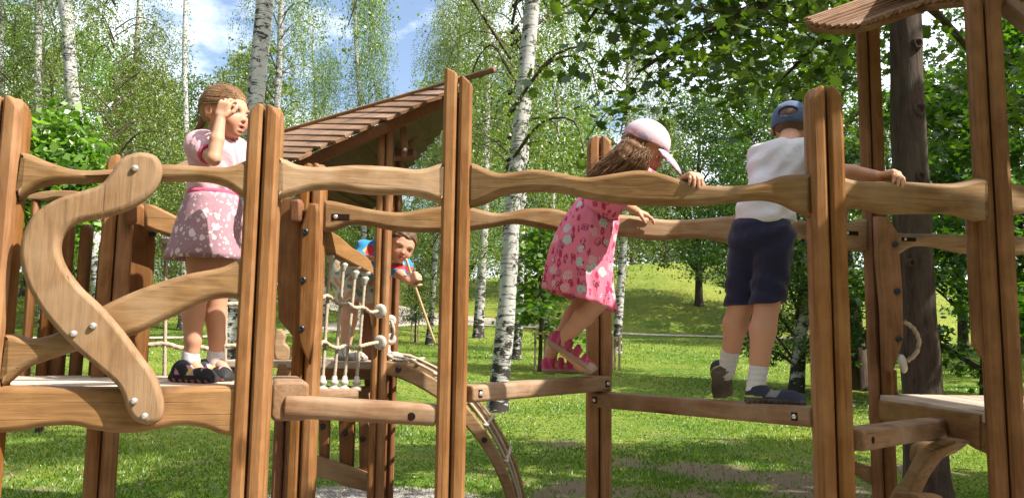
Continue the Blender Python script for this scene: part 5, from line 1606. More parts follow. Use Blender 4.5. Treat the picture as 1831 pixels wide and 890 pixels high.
M['hair_brown'] = hair_mat('brown hair', (0.045, 0.019, 0.009), (0.23, 0.11, 0.045))
M['hair_dark'] = hair_mat('dark brown hair', (0.05, 0.027, 0.017), (0.15, 0.085, 0.05), (120, 120, 60))
def cloth(name, col, rough=0.85, weave=500, var=0.12, crease=0.5):
    k = NT(name)
    v = k.coords(rnd=False)
    n = k.noise(v, weave, 2, 0.5); n2 = k.noise(v, 9, 4, 0.55, 0.8)
    c = k.mix(n, [x * (1 - var) for x in col], [min(1, x * (1 + var)) for x in col])
    h = k.math('ADD', k.math('MULTIPLY', n, 0.03), n2)
    m = k.finish(c, rough, h, crease, 0.02, 0.15); k.b.inputs['Sheen Weight'].default_value = 0.15
    return m
M['tee_pink'] = cloth('pale pink cotton', (0.58, 0.36, 0.4))
M['tee_white'] = cloth('grey white cotton', (0.55, 0.54, 0.57))
M['navy'] = cloth('navy jersey', (0.019, 0.02, 0.048), 0.9, 400, 0.2, 0.7)
M['trim_pink'] = cloth('raspberry trim', (0.55, 0.08, 0.16))
M['sock'] = cloth('white grey sock', (0.55, 0.54, 0.55), 0.9, 300, 0.25)
M['denim'] = cloth('blue cap cotton', (0.07, 0.105, 0.2), 0.85, 350, 0.3)
M['rubber'] = simple('grey rubber', (0.12, 0.105, 0.1), 0.8, 0.2, 60, 0.3)

def floral(name, base, mark, mark2, sc, thr=0.3, share=0.55):
    """Base cloth with scattered five-lobed flowers of two tones."""
    k = NT(name)
    v = k.coords(rnd=False)
    wob = k.n('ShaderNodeTexNoise', Scale=26.0, Detail=2.0); k.l(v, wob.inputs['Vector'])
    vm = k.n('ShaderNodeVectorMath', _operation='MULTIPLY_ADD'); k.l(wob.outputs['Color'], vm.inputs[0]); vm.inputs[1].default_value = (0.018,) * 3; k.l(v, vm.inputs[2])
    c = base
    n = k.noise(v, 300, 2, 0.5)
    c = k.mix(n, [x * 0.9 for x in base], [min(1, x * 1.1) for x in base])
    for s_, m_, t_, off, sh in ((sc, mark, thr, 0.0, share), (sc * 1.7, mark2, thr * 0.9, 3.7, 0.7), (sc * 2.6, mark, thr * 0.75, 9.1, 0.5)):
        mp = k.n('ShaderNodeMapping'); k.l(vm.outputs[0], mp.inputs[0]); mp.inputs['Location'].default_value = (off, off * 0.7, off * 1.3)
        vo = k.n('ShaderNodeTexVoronoi', Scale=s_, Randomness=0.85); k.l(mp.outputs[0], vo.inputs['Vector'])
        sc_ = k.n('ShaderNodeSeparateColor'); k.l(vo.outputs['Color'], sc_.inputs[0])
        mask = k.math('MULTIPLY', k.math('LESS_THAN', vo.outputs['Distance'], t_), k.math('LESS_THAN', sc_.outputs[0], sh))
        c = k.mix(mask, c, m_)
    n2 = k.noise(v, 10, 4, 0.55, 0.8)
    m = k.finish(c, 0.85, n2, 0.45, 0.02, 0.15)
    return m
M['skirt'] = floral('mauve flowered skirt', (0.34, 0.2, 0.235), (0.66, 0.56, 0.58), (0.58, 0.45, 0.48), 24, 0.33, 0.62)

def dress_mat():
    """Pink jersey printed with pale round leaves, outlined leaves and dark pink birds' shapes."""
    k = NT('pink leaf print dress')
    v = k.coords(rnd=False)
    n = k.noise(v, 300, 2, 0.5)
    c = k.mix(n, (0.62, 0.15, 0.23), (0.7, 0.2, 0.29))
    def cells(sc, off, rnd=0.8, stretch=(1, 1, 1)):
        mp = k.n('ShaderNodeMapping', Scale=stretch); k.l(v, mp.inputs[0]); mp.inputs['Location'].default_value = off
        wob = k.n('ShaderNodeTexNoise', Scale=75.0, Detail=1.5); k.l(mp.outputs[0], wob.inputs['Vector'])
        vm = k.n('ShaderNodeVectorMath', _operation='MULTIPLY_ADD'); k.l(wob.outputs['Color'], vm.inputs[0]); vm.inputs[1].default_value = (0.02,) * 3; k.l(mp.outputs[0], vm.inputs[2])
        vo = k.n('ShaderNodeTexVoronoi', Scale=sc, Randomness=rnd); k.l(vm.outputs[0], vo.inputs['Vector'])
        s_ = k.n('ShaderNodeSeparateColor'); k.l(vo.outputs['Color'], s_.inputs[0])
        return vo.outputs['Distance'], s_.outputs[0], s_.outputs[1]
    # dark pink curved birds: stretched cells, only a rim of each
    d, r1, r2 = cells(25, (2.3, 1.1, 0.4), 0.9, (1.5, 1.5, 0.75))
    m = k.math('MULTIPLY', k.math('MULTIPLY', k.math('LESS_THAN', d, 0.36), k.math('GREATER_THAN', d, 0.12)), k.math('LESS_THAN', r1, 0.8))
    c = k.mix(m, c, (0.4, 0.035, 0.1))
    # outlined dark leaves
    d, r1, r2 = cells(20, (7.3, 5.1, 3.4))
    m = k.math('MULTIPLY', k.math('LESS_THAN', d, 0.38), k.math('LESS_THAN', r1, 0.7))
    st = k.math('GREATER_THAN', k.math('SINE', k.math('MULTIPLY', d, 46.0)), 0.1)
    c = k.mix(k.math('MULTIPLY', m, st), c, (0.2, 0.04, 0.075))
    # pale leaves with dark ribs
    d, r1, r2 = cells(19, (0.3, 0.1, 0.7))
    m = k.math('MULTIPLY', k.math('LESS_THAN', d, 0.4), k.math('LESS_THAN', r1, 0.62))
    rib = k.math('GREATER_THAN', k.math('SINE', k.math('MULTIPLY', k.math('ADD', d, k.math('MULTIPLY', r2, 3.0)), 60.0)), 0.75)
    col = k.mix(k.math('GREATER_THAN', r2, 0.75), (0.46, 0.5, 0.49), (0.74, 0.34, 0.41))
    c = k.mix(m, c, col)
    c = k.mix(k.math('MULTIPLY', m, rib), c, (0.25, 0.24, 0.24))
    n2 = k.noise(v, 9, 4, 0.55, 0.8)
    return k.finish(c, 0.85, n2, 0.4, 0.02, 0.15)
M['dress'] = dress_mat()
def cap_mat():
    k = NT('white cap with pink blue streaks')
    v = k.coords((1, 1, 1), rnd=False)
    tc = k.n('ShaderNodeTexCoord'); sp = k.n('ShaderNodeSeparateXYZ'); k.l(tc.outputs['Object'], sp.inputs[0])
    n = k.noise(k.coords((12, 12, 34), rnd=False), 1.3, 3, 0.6, 0.8)
    c = k.ramp(n, [(0.0, (0.58, 0.46, 0.5)), (0.46, (0.58, 0.46, 0.5)), (0.48, (0.66, 0.2, 0.3)), (0.55, (0.68, 0.3, 0.38)), (0.57, (0.2, 0.25, 0.45)), (0.62, (0.24, 0.28, 0.46)), (0.64, (0.74, 0.56, 0.62)), (1.0, (0.78, 0.6, 0.66))])
    low = k.ramp(k.math('MULTIPLY_ADD', sp.outputs[2], 4.0, 0.5), [(0.66, (1, 1, 1)), (0.74, (0, 0, 0))])
    c = k.mix(low, (0.58, 0.46, 0.5), c)
    return k.finish(c, 0.8, k.noise(v, 200, 2), 0.2, 0.003, 0.2)
M['cap'] = cap_mat()

SKIN = (0.54, 0.29, 0.19)
LIP = (0.45, 0.13, 0.12)

def person(name_label, base):
    return empty('person', base, name_label, 'person')
def sdf_part(name, f, mat, parent, tint=None):
    me, Vt = f.mesh(name)
    if tint is not None: vcol(me, tint(Vt))
    return obj(name, me, M[mat], parent, None)
def px(*a): return np.array(at(*a))
def strands(name, roots, mat, parent, r=0.0011, n=3):
    """Loose hair: thin tapering tubes. roots: list of point lists."""
    tubes = []
    for pts in roots:
        P = catmull([Vector(p) for p in pts], 5)
        tubes.append(tube_rings(P, [r * (1 - 0.8 * j / (len(P) - 1)) for j in range(len(P))], n))
    V, F = join_tubes(tubes)
    return obj(name, mesh_from(name, V, F, True), M[mat], parent)

def shoe(f, heel, toe, w, hgt, up=(0, 0, 1), ankle=None, r_ank=0.033):
    """Low shoe from heel to toe (sole contact points)."""
    heel = np.asarray(heel, float); toe = np.asarray(toe, float); d = toe - heel; L = np.linalg.norm(d); d /= L
    U = np.asarray(up, float); Lf = unit(np.cross(U, d)); U = np.cross(d, Lf)
    A = np.stack([d, Lf, U], 1)
    f.box(heel + d * L * 0.3 + U * 0.011, (L * 0.3, w * 0.42, 0.011), A, 0.009, 0.008)
    f.box(heel + d * L * 0.72 + U * 0.011, (L * 0.28, w * 0.5, 0.011), A, 0.01, 0.015)
    f.ell(heel + d * L * 0.7 + U * hgt * 0.32, (L * 0.3, w * 0.48, hgt * 0.42), A, 0.02)
    f.ell(heel + d * L * 0.25 + U * hgt * 0.36, (L * 0.26, w * 0.44, hgt * 0.46), A, 0.02)
    if ankle is not None:
        f.cone(heel + d * L * 0.24 + U * hgt * 0.5, np.asarray(heel + d * L * 0.22 + U * hgt * 0.62), r_ank + 0.002, r_ank + 0.002, 0.02)
    return A, L

def shoe_tint(heel, A, L, rules):
    """rules(x along 0..1, y side, z height in m) -> colours"""
    def fn(Vt):
        q = (Vt - np.asarray(heel)) @ A
        return rules(q[:, 0] / L, q[:, 1], q[:, 2])
    return fn

# =============================================================== girl in the flowered skirt on the left platform
def build_skirt_girl():
    DZ = ZL
    Y = 3.16
    base = px(372, 682, Y); base[2] = DZ
    o = person('girl in pale pink top and mauve flowered skirt standing on the left platform', base)
    Ft = unit((0.74, -0.67, 0)); Rt = np.array([Ft[1], -Ft[0], 0]) * 1.0       # facing; Rt = her right side
    if Rt[1] > 0: Rt = -Rt
    At = frame3(Ft)
    f = Field(base + (-0.3, -0.36, -0.02), base + (0.3, 0.3, 1.26), 0.0041)
    hd = Head(px(404, 204, 3.12), (0.94, -0.33, -0.06), 0.216)
    chest = px(388, 285, 3.14); waist = px(380, 345, 3.16); pelv = px(378, 392, 3.17)
    f.ell(chest, (0.078, 0.105, 0.12), At, 0.02)
    f.ell(waist, (0.07, 0.088, 0.1), At, 0.04)
    f.ell(pelv, (0.085, 0.1, 0.09), At, 0.04)
    neck = px(390, 250, 3.14)
    f.cone(neck, chest + (0, 0, 0.07), 0.042, 0.05, 0.03)
    shR = px(354, 258, 3.07); shL = px(424, 266, 3.22)
    f.cone(shR, shL, 0.038, 0.038, 0.04)
    elb = px(382, 284, 2.95); wri = px(395, 209, 2.98)
    f.chain([shR, shR * 0.5 + elb * 0.5, elb], [0.036, 0.031, 0.027], 0.012)
    f.chain([elb, elb * 0.55 + wri * 0.45, wri], [0.027, 0.027, 0.018], 0.008)
    hand(f, wri, (0.2, 0.1, 1.0), (0.1, 1.0, -0.05), -1, 0.118, (0.42, 0.75, 0.6), 0.11, thumb_in=0.1)
    elL = px(444, 325, 3.24); wrL = px(462, 345, 3.10)
    f.chain([shL, elL, wrL], [0.035, 0.027, 0.018], 0.012)
    hand(f, wrL, (0.5, -0.5, -0.4), (0.3, 0.2, -1), 1, 0.118)
    hipR = px(362, 412, 3.13); hipL = px(396, 412, 3.20)
    knR = px(355, 520, 3.09); anR = px(341, 645, 3.11); knL = px(391, 520, 3.18); anL = px(386, 643, 3.20)
    for hp, kn, an in ((hipR, knR, anR), (hipL, knL, anL)):
        f.chain([hp, hp * 0.45 + kn * 0.55, kn], [0.063, 0.052, 0.041], 0.015)
        cf = kn * 0.66 + an * 0.34 + np.array([-0.012, 0.004, 0])
        f.chain([kn, cf, kn * 0.3 + an * 0.7, an], [0.04, 0.042, 0.032, 0.026], 0.012)
        f.cone(an, an + np.array([0.06, -0.03, -0.05]), 0.026, 0.02, 0.015)
    hd.build(f, 0.8)
    me, Vt = f.mesh('body')
    vcol(me, hd.tint(Vt, SKIN, LIP, (0.2, 0.11, 0.06), 0.8))
    obj('body', me, M['skin'], o)
    hd.eyes(o)
    # T-shirt
    f = Field(base + (-0.25, -0.3, 0.6), base + (0.25, 0.3, 1.05), 0.005)
    f.ell(chest, (0.09, 0.116, 0.125), At, 0.02); f.ell(waist + (0, 0, 0.0), (0.083, 0.1, 0.1), At, 0.05)
    f.cone(shR, shL, 0.046, 0.046, 0.04)
    sl = shR + (elb - shR) * 0.5
    f.cone(shR, sl, 0.044, 0.043, 0.02); f.cone(shL, shL + (elL - shL) * 0.45, 0.044, 0.042, 0.02)
    f.plane_cut(px(385, 353, 3.16), (0.05, 0, -1))
    f.ell(neck + (0.004, -0.004, 0.022), (0.055, 0.058, 0.045), At, 0.008, 'cut')
    f.displace(lambda P: 0.0035 * np.sin(60 * P[..., 2] + 40 * P[..., 0] + 12 * np.sin(22 * P[..., 1])))
    sdf_part('t_shirt', f, 'tee_pink', o)
    # sleeve and neck trims
    ax = unit(elb - shR)
    def ring(name, c, axis, r, t, mat, A=None, sq=(1, 1)):
        q = Vector(axis).to_track_quat('Z', 'Y').to_matrix()
        pts = []
        for i in range(25):
            a = 2 * math.pi * i / 24; pts.append(Vector(c) + q @ Vector((r * sq[0] * math.cos(a), r * sq[1] * math.sin(a), 0)))
        return obj(name, rope_mesh(name, pts, t, 0, 0, 7, amp=0.0), M[mat], o)
    ring('sleeve_trim', sl + ax * 0.037, ax, 0.036, 0.0062, 'trim_pink')
    # belt of the top and the skirt (lofted rings with pleats)
    def loft(name, rings, mat, thick=0.004, nseg=72):
        V = []; F = []
        for (c, A, rx, ry, amp, ph, fr) in rings:
            for i in range(nseg):
                a = 2 * math.pi * i / nseg
                m_ = 1 + amp * (math.sin(fr * a + ph) + 0.5 * math.sin(fr * 1.7 * a + 1.3 + ph))
                V.append(c + A[:, 0] * rx * m_ * math.cos(a) + A[:, 1] * ry * m_ * math.sin(a))
        nr = len(rings)
        for r0 in range(nr - 1):
            for i in range(nseg):
                j = (i + 1) % nseg
                F.append((r0 * nseg + i, r0 * nseg + j, (r0 + 1) * nseg + j, (r0 + 1) * nseg + i))
        ob_ = obj(name, mesh_from(name, V, F, True), M[mat], o)
        md = ob_.modifiers.new('thickness', 'SOLIDIFY'); md.thickness = thick; md.offset = -1
        return ob_
    top = px(382, 349, 3.16); hem = px(372, 465, 3.15)
    rings = []
    for i in range(14):
        t = i / 13; c = top * (1 - t) + hem * t
        e = t ** 0.8
        rings.append((c, At, 0.09 + 0.056 * e, 0.101 + 0.05 * e, 0.004 + 0.055 * t, 0.6 + 0.6 * t, 6))
    loft('skirt', rings, 'skirt')
    loft('waistband', [(top + (0, 0, 0.012), At, 0.087, 0.1, 0.0, 0, 5), (top + (0, 0, 0.003), At, 0.0905, 0.103, 0.0, 0, 5), (top - (0, 0, 0.006), At, 0.0905, 0.103, 0.0, 0, 5)], 'trim_pink')
    # socks and shoes
    for an, hl, toe in ((anR, px(308, 681, 3.08), px(384, 683, 3.01)), (anL, px(350, 680, 3.20), px(413, 681, 3.13))):
        hl[2] = toe[2] = DZ + 0.003
        fs = Field(an - 0.06, an + 0.06, 0.004); ax_ = np.array([0, 0, 1.0])
        fs.cone(an + (0, 0, 0.002), an + (-0.002, 0, 0.022), 0.034, 0.033, 0.01); fs.cone(an, an - (0, 0, 0.04), 0.033, 0.034, 0.01)
        sdf_part('sock', fs, 'sock', o)
        fs = Field(np.minimum(hl, toe) - 0.07, np.maximum(hl, toe) + (0.07, 0.07, 0.13), 0.0036)
        A, L = shoe(fs, hl, toe, 0.072, 0.075, ankle=an, r_ank=0.034)
        def rules(x, y, z):
            C = np.tile(np.array([0.022, 0.022, 0.026]), (len(x), 1))
            C[z < 0.02] = (0.03, 0.03, 0.032)
            C[(z < 0.011) & (np.sin(x * 42) > 0.0)] = (0.55, 0.2, 0.2)
            u = x * 9 + z * 40
            band = (z > 0.026) & (z < 0.062) & (x > 0.22) & (x < 0.78)
            C[band & (np.sin(u * 2.2) > 0.35)] = (0.62, 0.33, 0.42)
            C[band & (np.abs(x - 0.5) < 0.04)] = (0.65, 0.5, 0.05)
            C[(z > 0.066) & (x > 0.25)] = (0.05, 0.045, 0.06)
            return C
        sdf_part('shoe', fs, 'shoe', o, shoe_tint(hl, A, L, rules))
    # hair: cap over the skull, swept back into a ponytail
    f = Field(hd.c - 0.22, hd.c + 0.2, 0.004)
    p = hd.p; H = hd.H
    f.ell(p(-0.085, 0, 0.14), np.array((0.475, 0.4, 0.405)) * H, hd.A, 0.02 * H)
    f.ell(p(0.36, 0, -0.19), np.array((0.45, 0.6, 0.43)) * H, hd.A, 0.05 * H, 'cut')
    f.ell(p(-0.02, -0.42, -0.12), np.array((0.2, 0.2, 0.2)) * H, hd.A, 0.05 * H, 'cut')
    f.cone(p(-0.4, 0, -0.02), p(-0.52, 0.0, -0.1), 0.075 * H, 0.06 * H, 0.06 * H)
    f.chain([p(-0.52, 0, -0.1), p(-0.62, 0.03, -0.28), p(-0.68, 0.04, -0.44)], [0.075 * H, 0.07 * H, 0.02 * H], 0.03 * H)
    def dis(P):
        q = hd.loc(P); a = np.arctan2(q[..., 1], q[..., 2] + 0.1)
        return 0.0007 * np.sin(34 * a) + 0.0004 * np.sin(71 * a)
    f.displace(dis)
    hr = sdf_part('hair', f, 'hair_fair', o)
    r_ = np.random.default_rng(5); roots = []
    for i in range(800):
        a = r_.uniform(-1.7, 1.7); x0 = r_.uniform(0.1, 0.36)
        def sp(x, a, lift): 
            return p(x, math.sin(a) * 0.4 * math.sqrt(max(0, 1 - ((x + 0.085) / 0.49) ** 2)) * lift, 0.14 + math.cos(a) * 0.41 * math.sqrt(max(0, 1 - ((x + 0.085) / 0.49) ** 2)) * lift)
        l_ = r_.uniform(0.995, 1.01) if i % 14 else r_.uniform(1.02, 1.1); a2 = a + r_.normal(0, 0.06)
        roots.append([sp(x0, a, l_), sp((x0 - 0.2) , a2, l_ * 1.003), sp(-0.3, a2 + r_.normal(0, 0.05), l_), p(-0.5 + r_.normal(0, 0.03), math.sin(a) * 0.14, 0.0 + r_.normal(0, 0.1))])
    for i in range(60):
        e = r_.normal(0, 0.06, 3)
        roots.append([p(-0.5, 0, -0.08), p(-0.6 + e[0], 0.03 + e[1], -0.25), p(-0.7 + e[0] * 1.5, 0.04 + e[1] * 1.5, -0.48 + e[2])])
    strands('hair_strands', roots, 'hair_fair', hr, 0.0009)

# =============================================================== girl in the pink dress
def build_pink_girl():
    base = px(1020, 668, 3.62)
    o = person('girl in pink leaf print dress and white cap leaning over the long rail', base)
    f = Field(base + (-0.25, -0.85, -0.03), base + (0.62, 0.42, 1.32), 0.0041)
    hd = Head(px(1152, 268, 3.22), (0.74, -0.30, -0.52), 0.21)
    chest = px(1108, 325, 3.32); waist = px(1068, 378, 3.40); pelv = px(1042, 428, 3.45)
    ax = unit(chest - pelv)                      # spine leans to the right
    Fw = unit(np.cross(ax, (0.12, 1.0, 0.0))); Fw = -Fw if Fw[0] < 0 else Fw
    At = frame3(Fw, ax)
    f.ell(chest, (0.08, 0.108, 0.13), At, 0.02); f.ell(waist, (0.075, 0.092, 0.11), At, 0.04); f.ell(pelv, (0.09, 0.105, 0.1), At, 0.04)
    neck = px(1130, 296, 3.26)
    f.cone(hd.p(-0.16, 0, -0.5), chest + ax * 0.07, 0.042, 0.05, 0.03)
    sd = At[:, 1]                                # her left
    shR = chest + ax * 0.09 - sd * 0.115; shL = chest + ax * 0.09 + sd * 0.115
    f.cone(shR, shL, 0.04, 0.04, 0.04)
    # right hand on the front rail
    rail_top = px(1246, 327, 2.90)
    wrR = rail_top + np.array([-0.035, 0.028, 0.02]); elR = px(1195, 352, 3.12)
    f.chain([shR, elR], [0.036, 0.028], 0.012); f.chain([elR, elR * 0.5 + wrR * 0.5, wrR], [0.028, 0.025, 0.018], 0.01)
    hand(f, wrR, (0.35, -0.92, 0.1), (0, -0.12, -1), 1, 0.122, (0.95, 0.5, 0.15), 0.08)
    # left hand on the far rail
    wrL = px(1138, 377, 3.77); elL = px(1112, 362, 3.58)
    f.chain([shL, elL, wrL], [0.036, 0.028, 0.018], 0.012)
    hand(f, wrL, (0.86, 0.12, -0.3), (-0.1, 0.35, -1), -1, 0.122, (0.2, 0.4, 0.3), 0.06)
    # legs
    hipR = pelv - sd * 0.055 - ax * 0.03; hipL = pelv + sd * 0.055 - ax * 0.03
    knR = px(1073, 535, 3.40); anR = px(1003, 610, 3.50); knL = px(1052, 530, 3.58); anL = px(986, 628, 3.66)
    for hp, kn, an in ((hipR, knR, anR), (hipL, knL, anL)):
        f.chain([hp, hp * 0.45 + kn * 0.55, kn], [0.064, 0.054, 0.044], 0.015)
        v = an - kn; back = unit(np.array([-0.7, 0, -0.5]))
        f.chain([kn, kn + v * 0.34 + back * 0.012, kn + v * 0.7, an], [0.044, 0.046, 0.035, 0.027], 0.012)
    hd.build(f, 0.2)
    ballR = px(1038, 662, 3.47); heelR = px(984, 606, 3.50)
    f.chain([anR, heelR * 0.5 + ballR * 0.5 + (0.0, 0, 0.02), ballR + (0, 0, 0.022)], [0.027, 0.026, 0.022], 0.015)
    f.cone(ballR + (0, 0, 0.018), ballR + (0.035, -0.01, 0.016), 0.02, 0.013, 0.015)
    f.cone(anR, heelR + (0.01, 0, 0.005), 0.026, 0.022, 0.015)
    heelL = px(973, 664, 3.66); toeL = px(1052, 662, 3.62); heelL[2] = toeL[2] = px(1000, 666, 3.64)[2]
    f.chain([anL, heelL + (0.03, 0, 0.026), toeL + (-0.03, 0, 0.02)], [0.027, 0.027, 0.02], 0.015)
    me, Vt = f.mesh('body'); vcol(me, hd.tint(Vt, SKIN, LIP, (0.12, 0.07, 0.04), 0.2)); obj('body', me, M['skin'], o)
    hd.eyes(o)
    # dress bodice
    f = Field(base + (-0.1, -0.65, 0.55), base + (0.5, 0.35, 1.2), 0.005)
    f.ell(chest, (0.092, 0.12, 0.135), At, 0.02); f.ell(waist, (0.09, 0.108, 0.11), At, 0.05)
    f.cone(shR, shL, 0.05, 0.05, 0.04)
    f.cone(shR, shR + (elR - shR) * 0.5, 0.05, 0.05, 0.02); f.cone(shL, shL + (elL - shL) * 0.42, 0.048, 0.048, 0.02)
    f.ell(hd.p(-0.16, 0, -0.5), (0.052, 0.055, 0.05), At, 0.008, 'cut')
    f.displace(lambda P: 0.003 * np.sin(55 * P[..., 2] + 45 * P[..., 0] + 9 * np.sin(20 * P[..., 1])))
    dr = sdf_part('dress', f, 'dress', o)
    # dress skirt: rings from the waist to the tilted hem
    nseg = 96; V = []; F = []
    wt = px(1072, 372, 3.40); hm = px(1037, 537, 3.45)
    Ah0 = At; nr = 18
    hemF = unit(np.array([0.93, 0.0, -0.30]))              # hem plane dips towards her front
    Ah1 = frame3(hemF, (0.28, 0, 0.96))
    for i in range(nr):
        t = i / (nr - 1); c = wt * (1 - t) + hm * t + np.array([-0.03, 0, 0.0]) * math.sin(math.pi * t)
        A = np.linalg.qr(Ah0 * (1 - t) + Ah1 * t)[0]
        A = A * np.sign(np.sum(A * Ah1, axis=0))[None, :]
        rx = 0.096 + 0.066 * t ** 0.75; ry = 0.112 + 0.05 * t ** 0.8
        for j in range(nseg):
            a = 2 * math.pi * j / nseg
            m_ = 1 + (0.012 + 0.055 * t ** 0.7) * (math.sin(8 * a + 0.8 + 0.5 * t) + 0.6 * math.sin(13 * a + 2.1 + t)) 
            V.append(c + A[:, 0] * rx * m_ * math.cos(a) + A[:, 1] * ry * m_ * math.sin(a))
    for r0 in range(nr - 1):
        for i in range(nseg):
            j = (i + 1) % nseg; F.append((r0 * nseg + i, r0 * nseg + j, (r0 + 1) * nseg + j, (r0 + 1) * nseg + i))
    sk = obj('dress_skirt', mesh_from('dress_skirt', V, F, True), M['dress'], dr)
    md = sk.modifiers.new('thickness', 'SOLIDIFY'); md.thickness = 0.004; md.offset = -1
    # sandals
    def sandal(heel, toe, w_, up):
        fs = Field(np.minimum(heel, toe) - 0.08, np.maximum(heel, toe) + 0.09, 0.0036)
        d = toe - heel; L = np.linalg.norm(d); d = d / L; U = np.asarray(up, float); Lf = unit(np.cross(U, d)); U = np.cross(d, Lf); A = np.stack([d, Lf, U], 1)
        fs.box(heel + d * L * 0.5 + U * 0.009, (L * 0.53, w_ * 0.48, 0.010), A, 0.009, 0.006)
        fs.ell(heel + d * L * 0.9 + U * 0.022, (L * 0.17, w_ * 0.46, 0.022), A, 0.012)
        fs.ell(heel + d * L * 0.13 + U * 0.034, (L * 0.2, w_ * 0.43, 0.045), A, 0.012)
        fs.ell(heel + d * L * 0.55 + U * 0.03, (L * 0.3, w_ * 0.44, 0.034), A, 0.012)
        for x_ in (0.36, 0.54): fs.box(heel + d * L * x_ + U * 0.036, (0.012, w_ * 0.47, 0.036), A, 0.011, 0.006)
        # gaps between the straps
        for x_ in (0.27, 0.46, 0.67):
            fs.box(heel + d * L * x_ + U * 0.045, (0.007, w_ * 0.8, 0.022), A, 0.006, 0.004, 'cut')
        def rules(Vt):
            q = (Vt - heel) @ A; x, z = q[:, 0] / L, q[:, 2]
            C = np.tile(np.array([0.42, 0.045, 0.12]), (len(Vt), 1))
            C[np.sin(x * 38 + z * 60) > 0.7] = (0.5, 0.12, 0.2)
            C[z < 0.017] = (0.33, 0.24, 0.18)
            C[(x > 0.88) & (z < 0.034)] = (0.42, 0.33, 0.26)
            return C
        sdf_part('sandal', fs, 'shoe', o, rules)
    sandal(heelR + np.array([-0.012, 0, -0.018]), ballR + np.array([0.045, -0.01, -0.006]), 0.072, (0.75, 0, 0.75))
    sandal(heelL + np.array([0.0, 0, 0.0]), toeL + np.array([0.01, 0, 0]), 0.07, (0, 0, 1))
    # cap with peak
    f = Field(hd.c - 0.22, hd.c + 0.26, 0.0036); p = hd.p; H = hd.H
    f.ell(p(-0.06, 0, 0.17), np.array((0.5, 0.42, 0.43)) * H, hd.A, 0.01 * H)
    f.plane_cut(p(0.0, 0, 0.13), -hd.A[:, 2] * 0.985 - hd.A[:, 0] * -0.17)
    pk = frame3(hd.A[:, 0] - 0.32 * hd.A[:, 2], hd.A[:, 2])
    fp = Field(hd.c - 0.22, hd.c + 0.26, 0.0036)
    fp.ell(p(0.5, 0, 0.0), np.array((0.45, 0.34, 0.16)) * H, pk, 0.0)
    fp.ell(p(0.485, 0, -0.035), np.array((0.5, 0.36, 0.16)) * H, pk, 0.004, 'cut')
    fp.plane_cut(p(0.5, 0, -0.03), -pk[:, 2])
    fp.plane_cut(p(0.3, 0, 0), -hd.A[:, 0])
    f.D = np.minimum(f.D, fp.D)
    f.ell(p(-0.06, 0, 0.09), np.array((0.465, 0.385, 0.4)) * H, hd.A, 0.004, 'cut')
    me, Vt = f.mesh('cap')
    q = Matrix([list(r) for r in np.column_stack([hd.A, hd.c])] + [[0, 0, 0, 1]])
    me.transform(q.inverted())
    cp = obj('cap', me, M['cap'], o, q)
    # small dark print over the peak: a yellow and a blue fleck and a row of letters
    def letter(txt, x, y, z, size, col):
        cu = bpy.data.curves.new('cap_print', 'FONT'); cu.body = txt; cu.size = size; cu.extrude = 0.0006; cu.align_x = 'CENTER'
        tmp = bpy.data.objects.new('tmp', cu); COL.objects.link(tmp)
        dg = bpy.context.evaluated_depsgraph_get(); m_ = bpy.data.meshes.new_from_object(tmp.evaluated_get(dg)); bpy.data.objects.remove(tmp)
        return m_
    # long hair falling from the cap
    f = Field(hd.c - (0.36, 0.22, 0.36), hd.c + (0.2, 0.2, 0.2), 0.0042)
    f.ell(p(-0.1, 0, 0.1), np.array((0.44, 0.405, 0.36)) * H, hd.A, 0.02 * H)
    f.ell(p(0.36, 0, -0.12), np.array((0.42, 0.6, 0.46)) * H, hd.A, 0.03 * H, 'cut')
    for sx, (a, b, c, d) in enumerate((((1128, 262, 3.14), (1112, 285, 3.13), (1085, 300, 3.16), (1062, 322, 3.2)), ((1140, 270, 3.13), (1132, 292, 3.12), (1110, 312, 3.14), (1080, 332, 3.2)),
                         ((1122, 258, 3.2), (1100, 280, 3.22), (1075, 298, 3.24), (1052, 318, 3.28)), ((1150, 276, 3.14), (1148, 295, 3.12), (1135, 312, 3.12), (1115, 330, 3.15)))):
        f.chain([px(*a), px(*b), px(*c), px(*d)], [0.03, 0.029, 0.022, 0.006], 0.014)
    f.displace(lambda P: 0.0012 * np.sin(170 * (P[..., 2] * 0.75 + P[..., 0] * 0.55) + 2 * np.sin(30 * P[..., 0])))
    hr = sdf_part('hair', f, 'hair_brown', o)
    r_ = np.random.default_rng(8); roots = []
    for i in range(900):
        u = r_.uniform(0, 1); s0 = px(1124 + 36 * u, 252 + 20 * u, 3.105 + 0.05 * (1 - u)) + r_.normal(0, 0.008, 3)
        e = px(1050 + 70 * u + r_.normal(0, 10), 318 + 14 * r_.uniform() + 10 * u, 3.22) + r_.normal(0, 0.012, 3)
        w1 = s0 * 0.65 + e * 0.35 + r_.normal(0, 0.012, 3) + np.array([0.008, -0.042, 0.0]); w2 = s0 * 0.3 + e * 0.7 + r_.normal(0, 0.014, 3) + np.array([-0.005, -0.05, -0.008]); e = e + np.array([0, -0.045, 0])
        roots.append([s0, w1, w2, e])
    strands('hair_strands', roots[:560], 'hair_brown', hr, 0.0017); strands('hair_strands', roots[560:], 'hair_fair', hr, 0.0014)

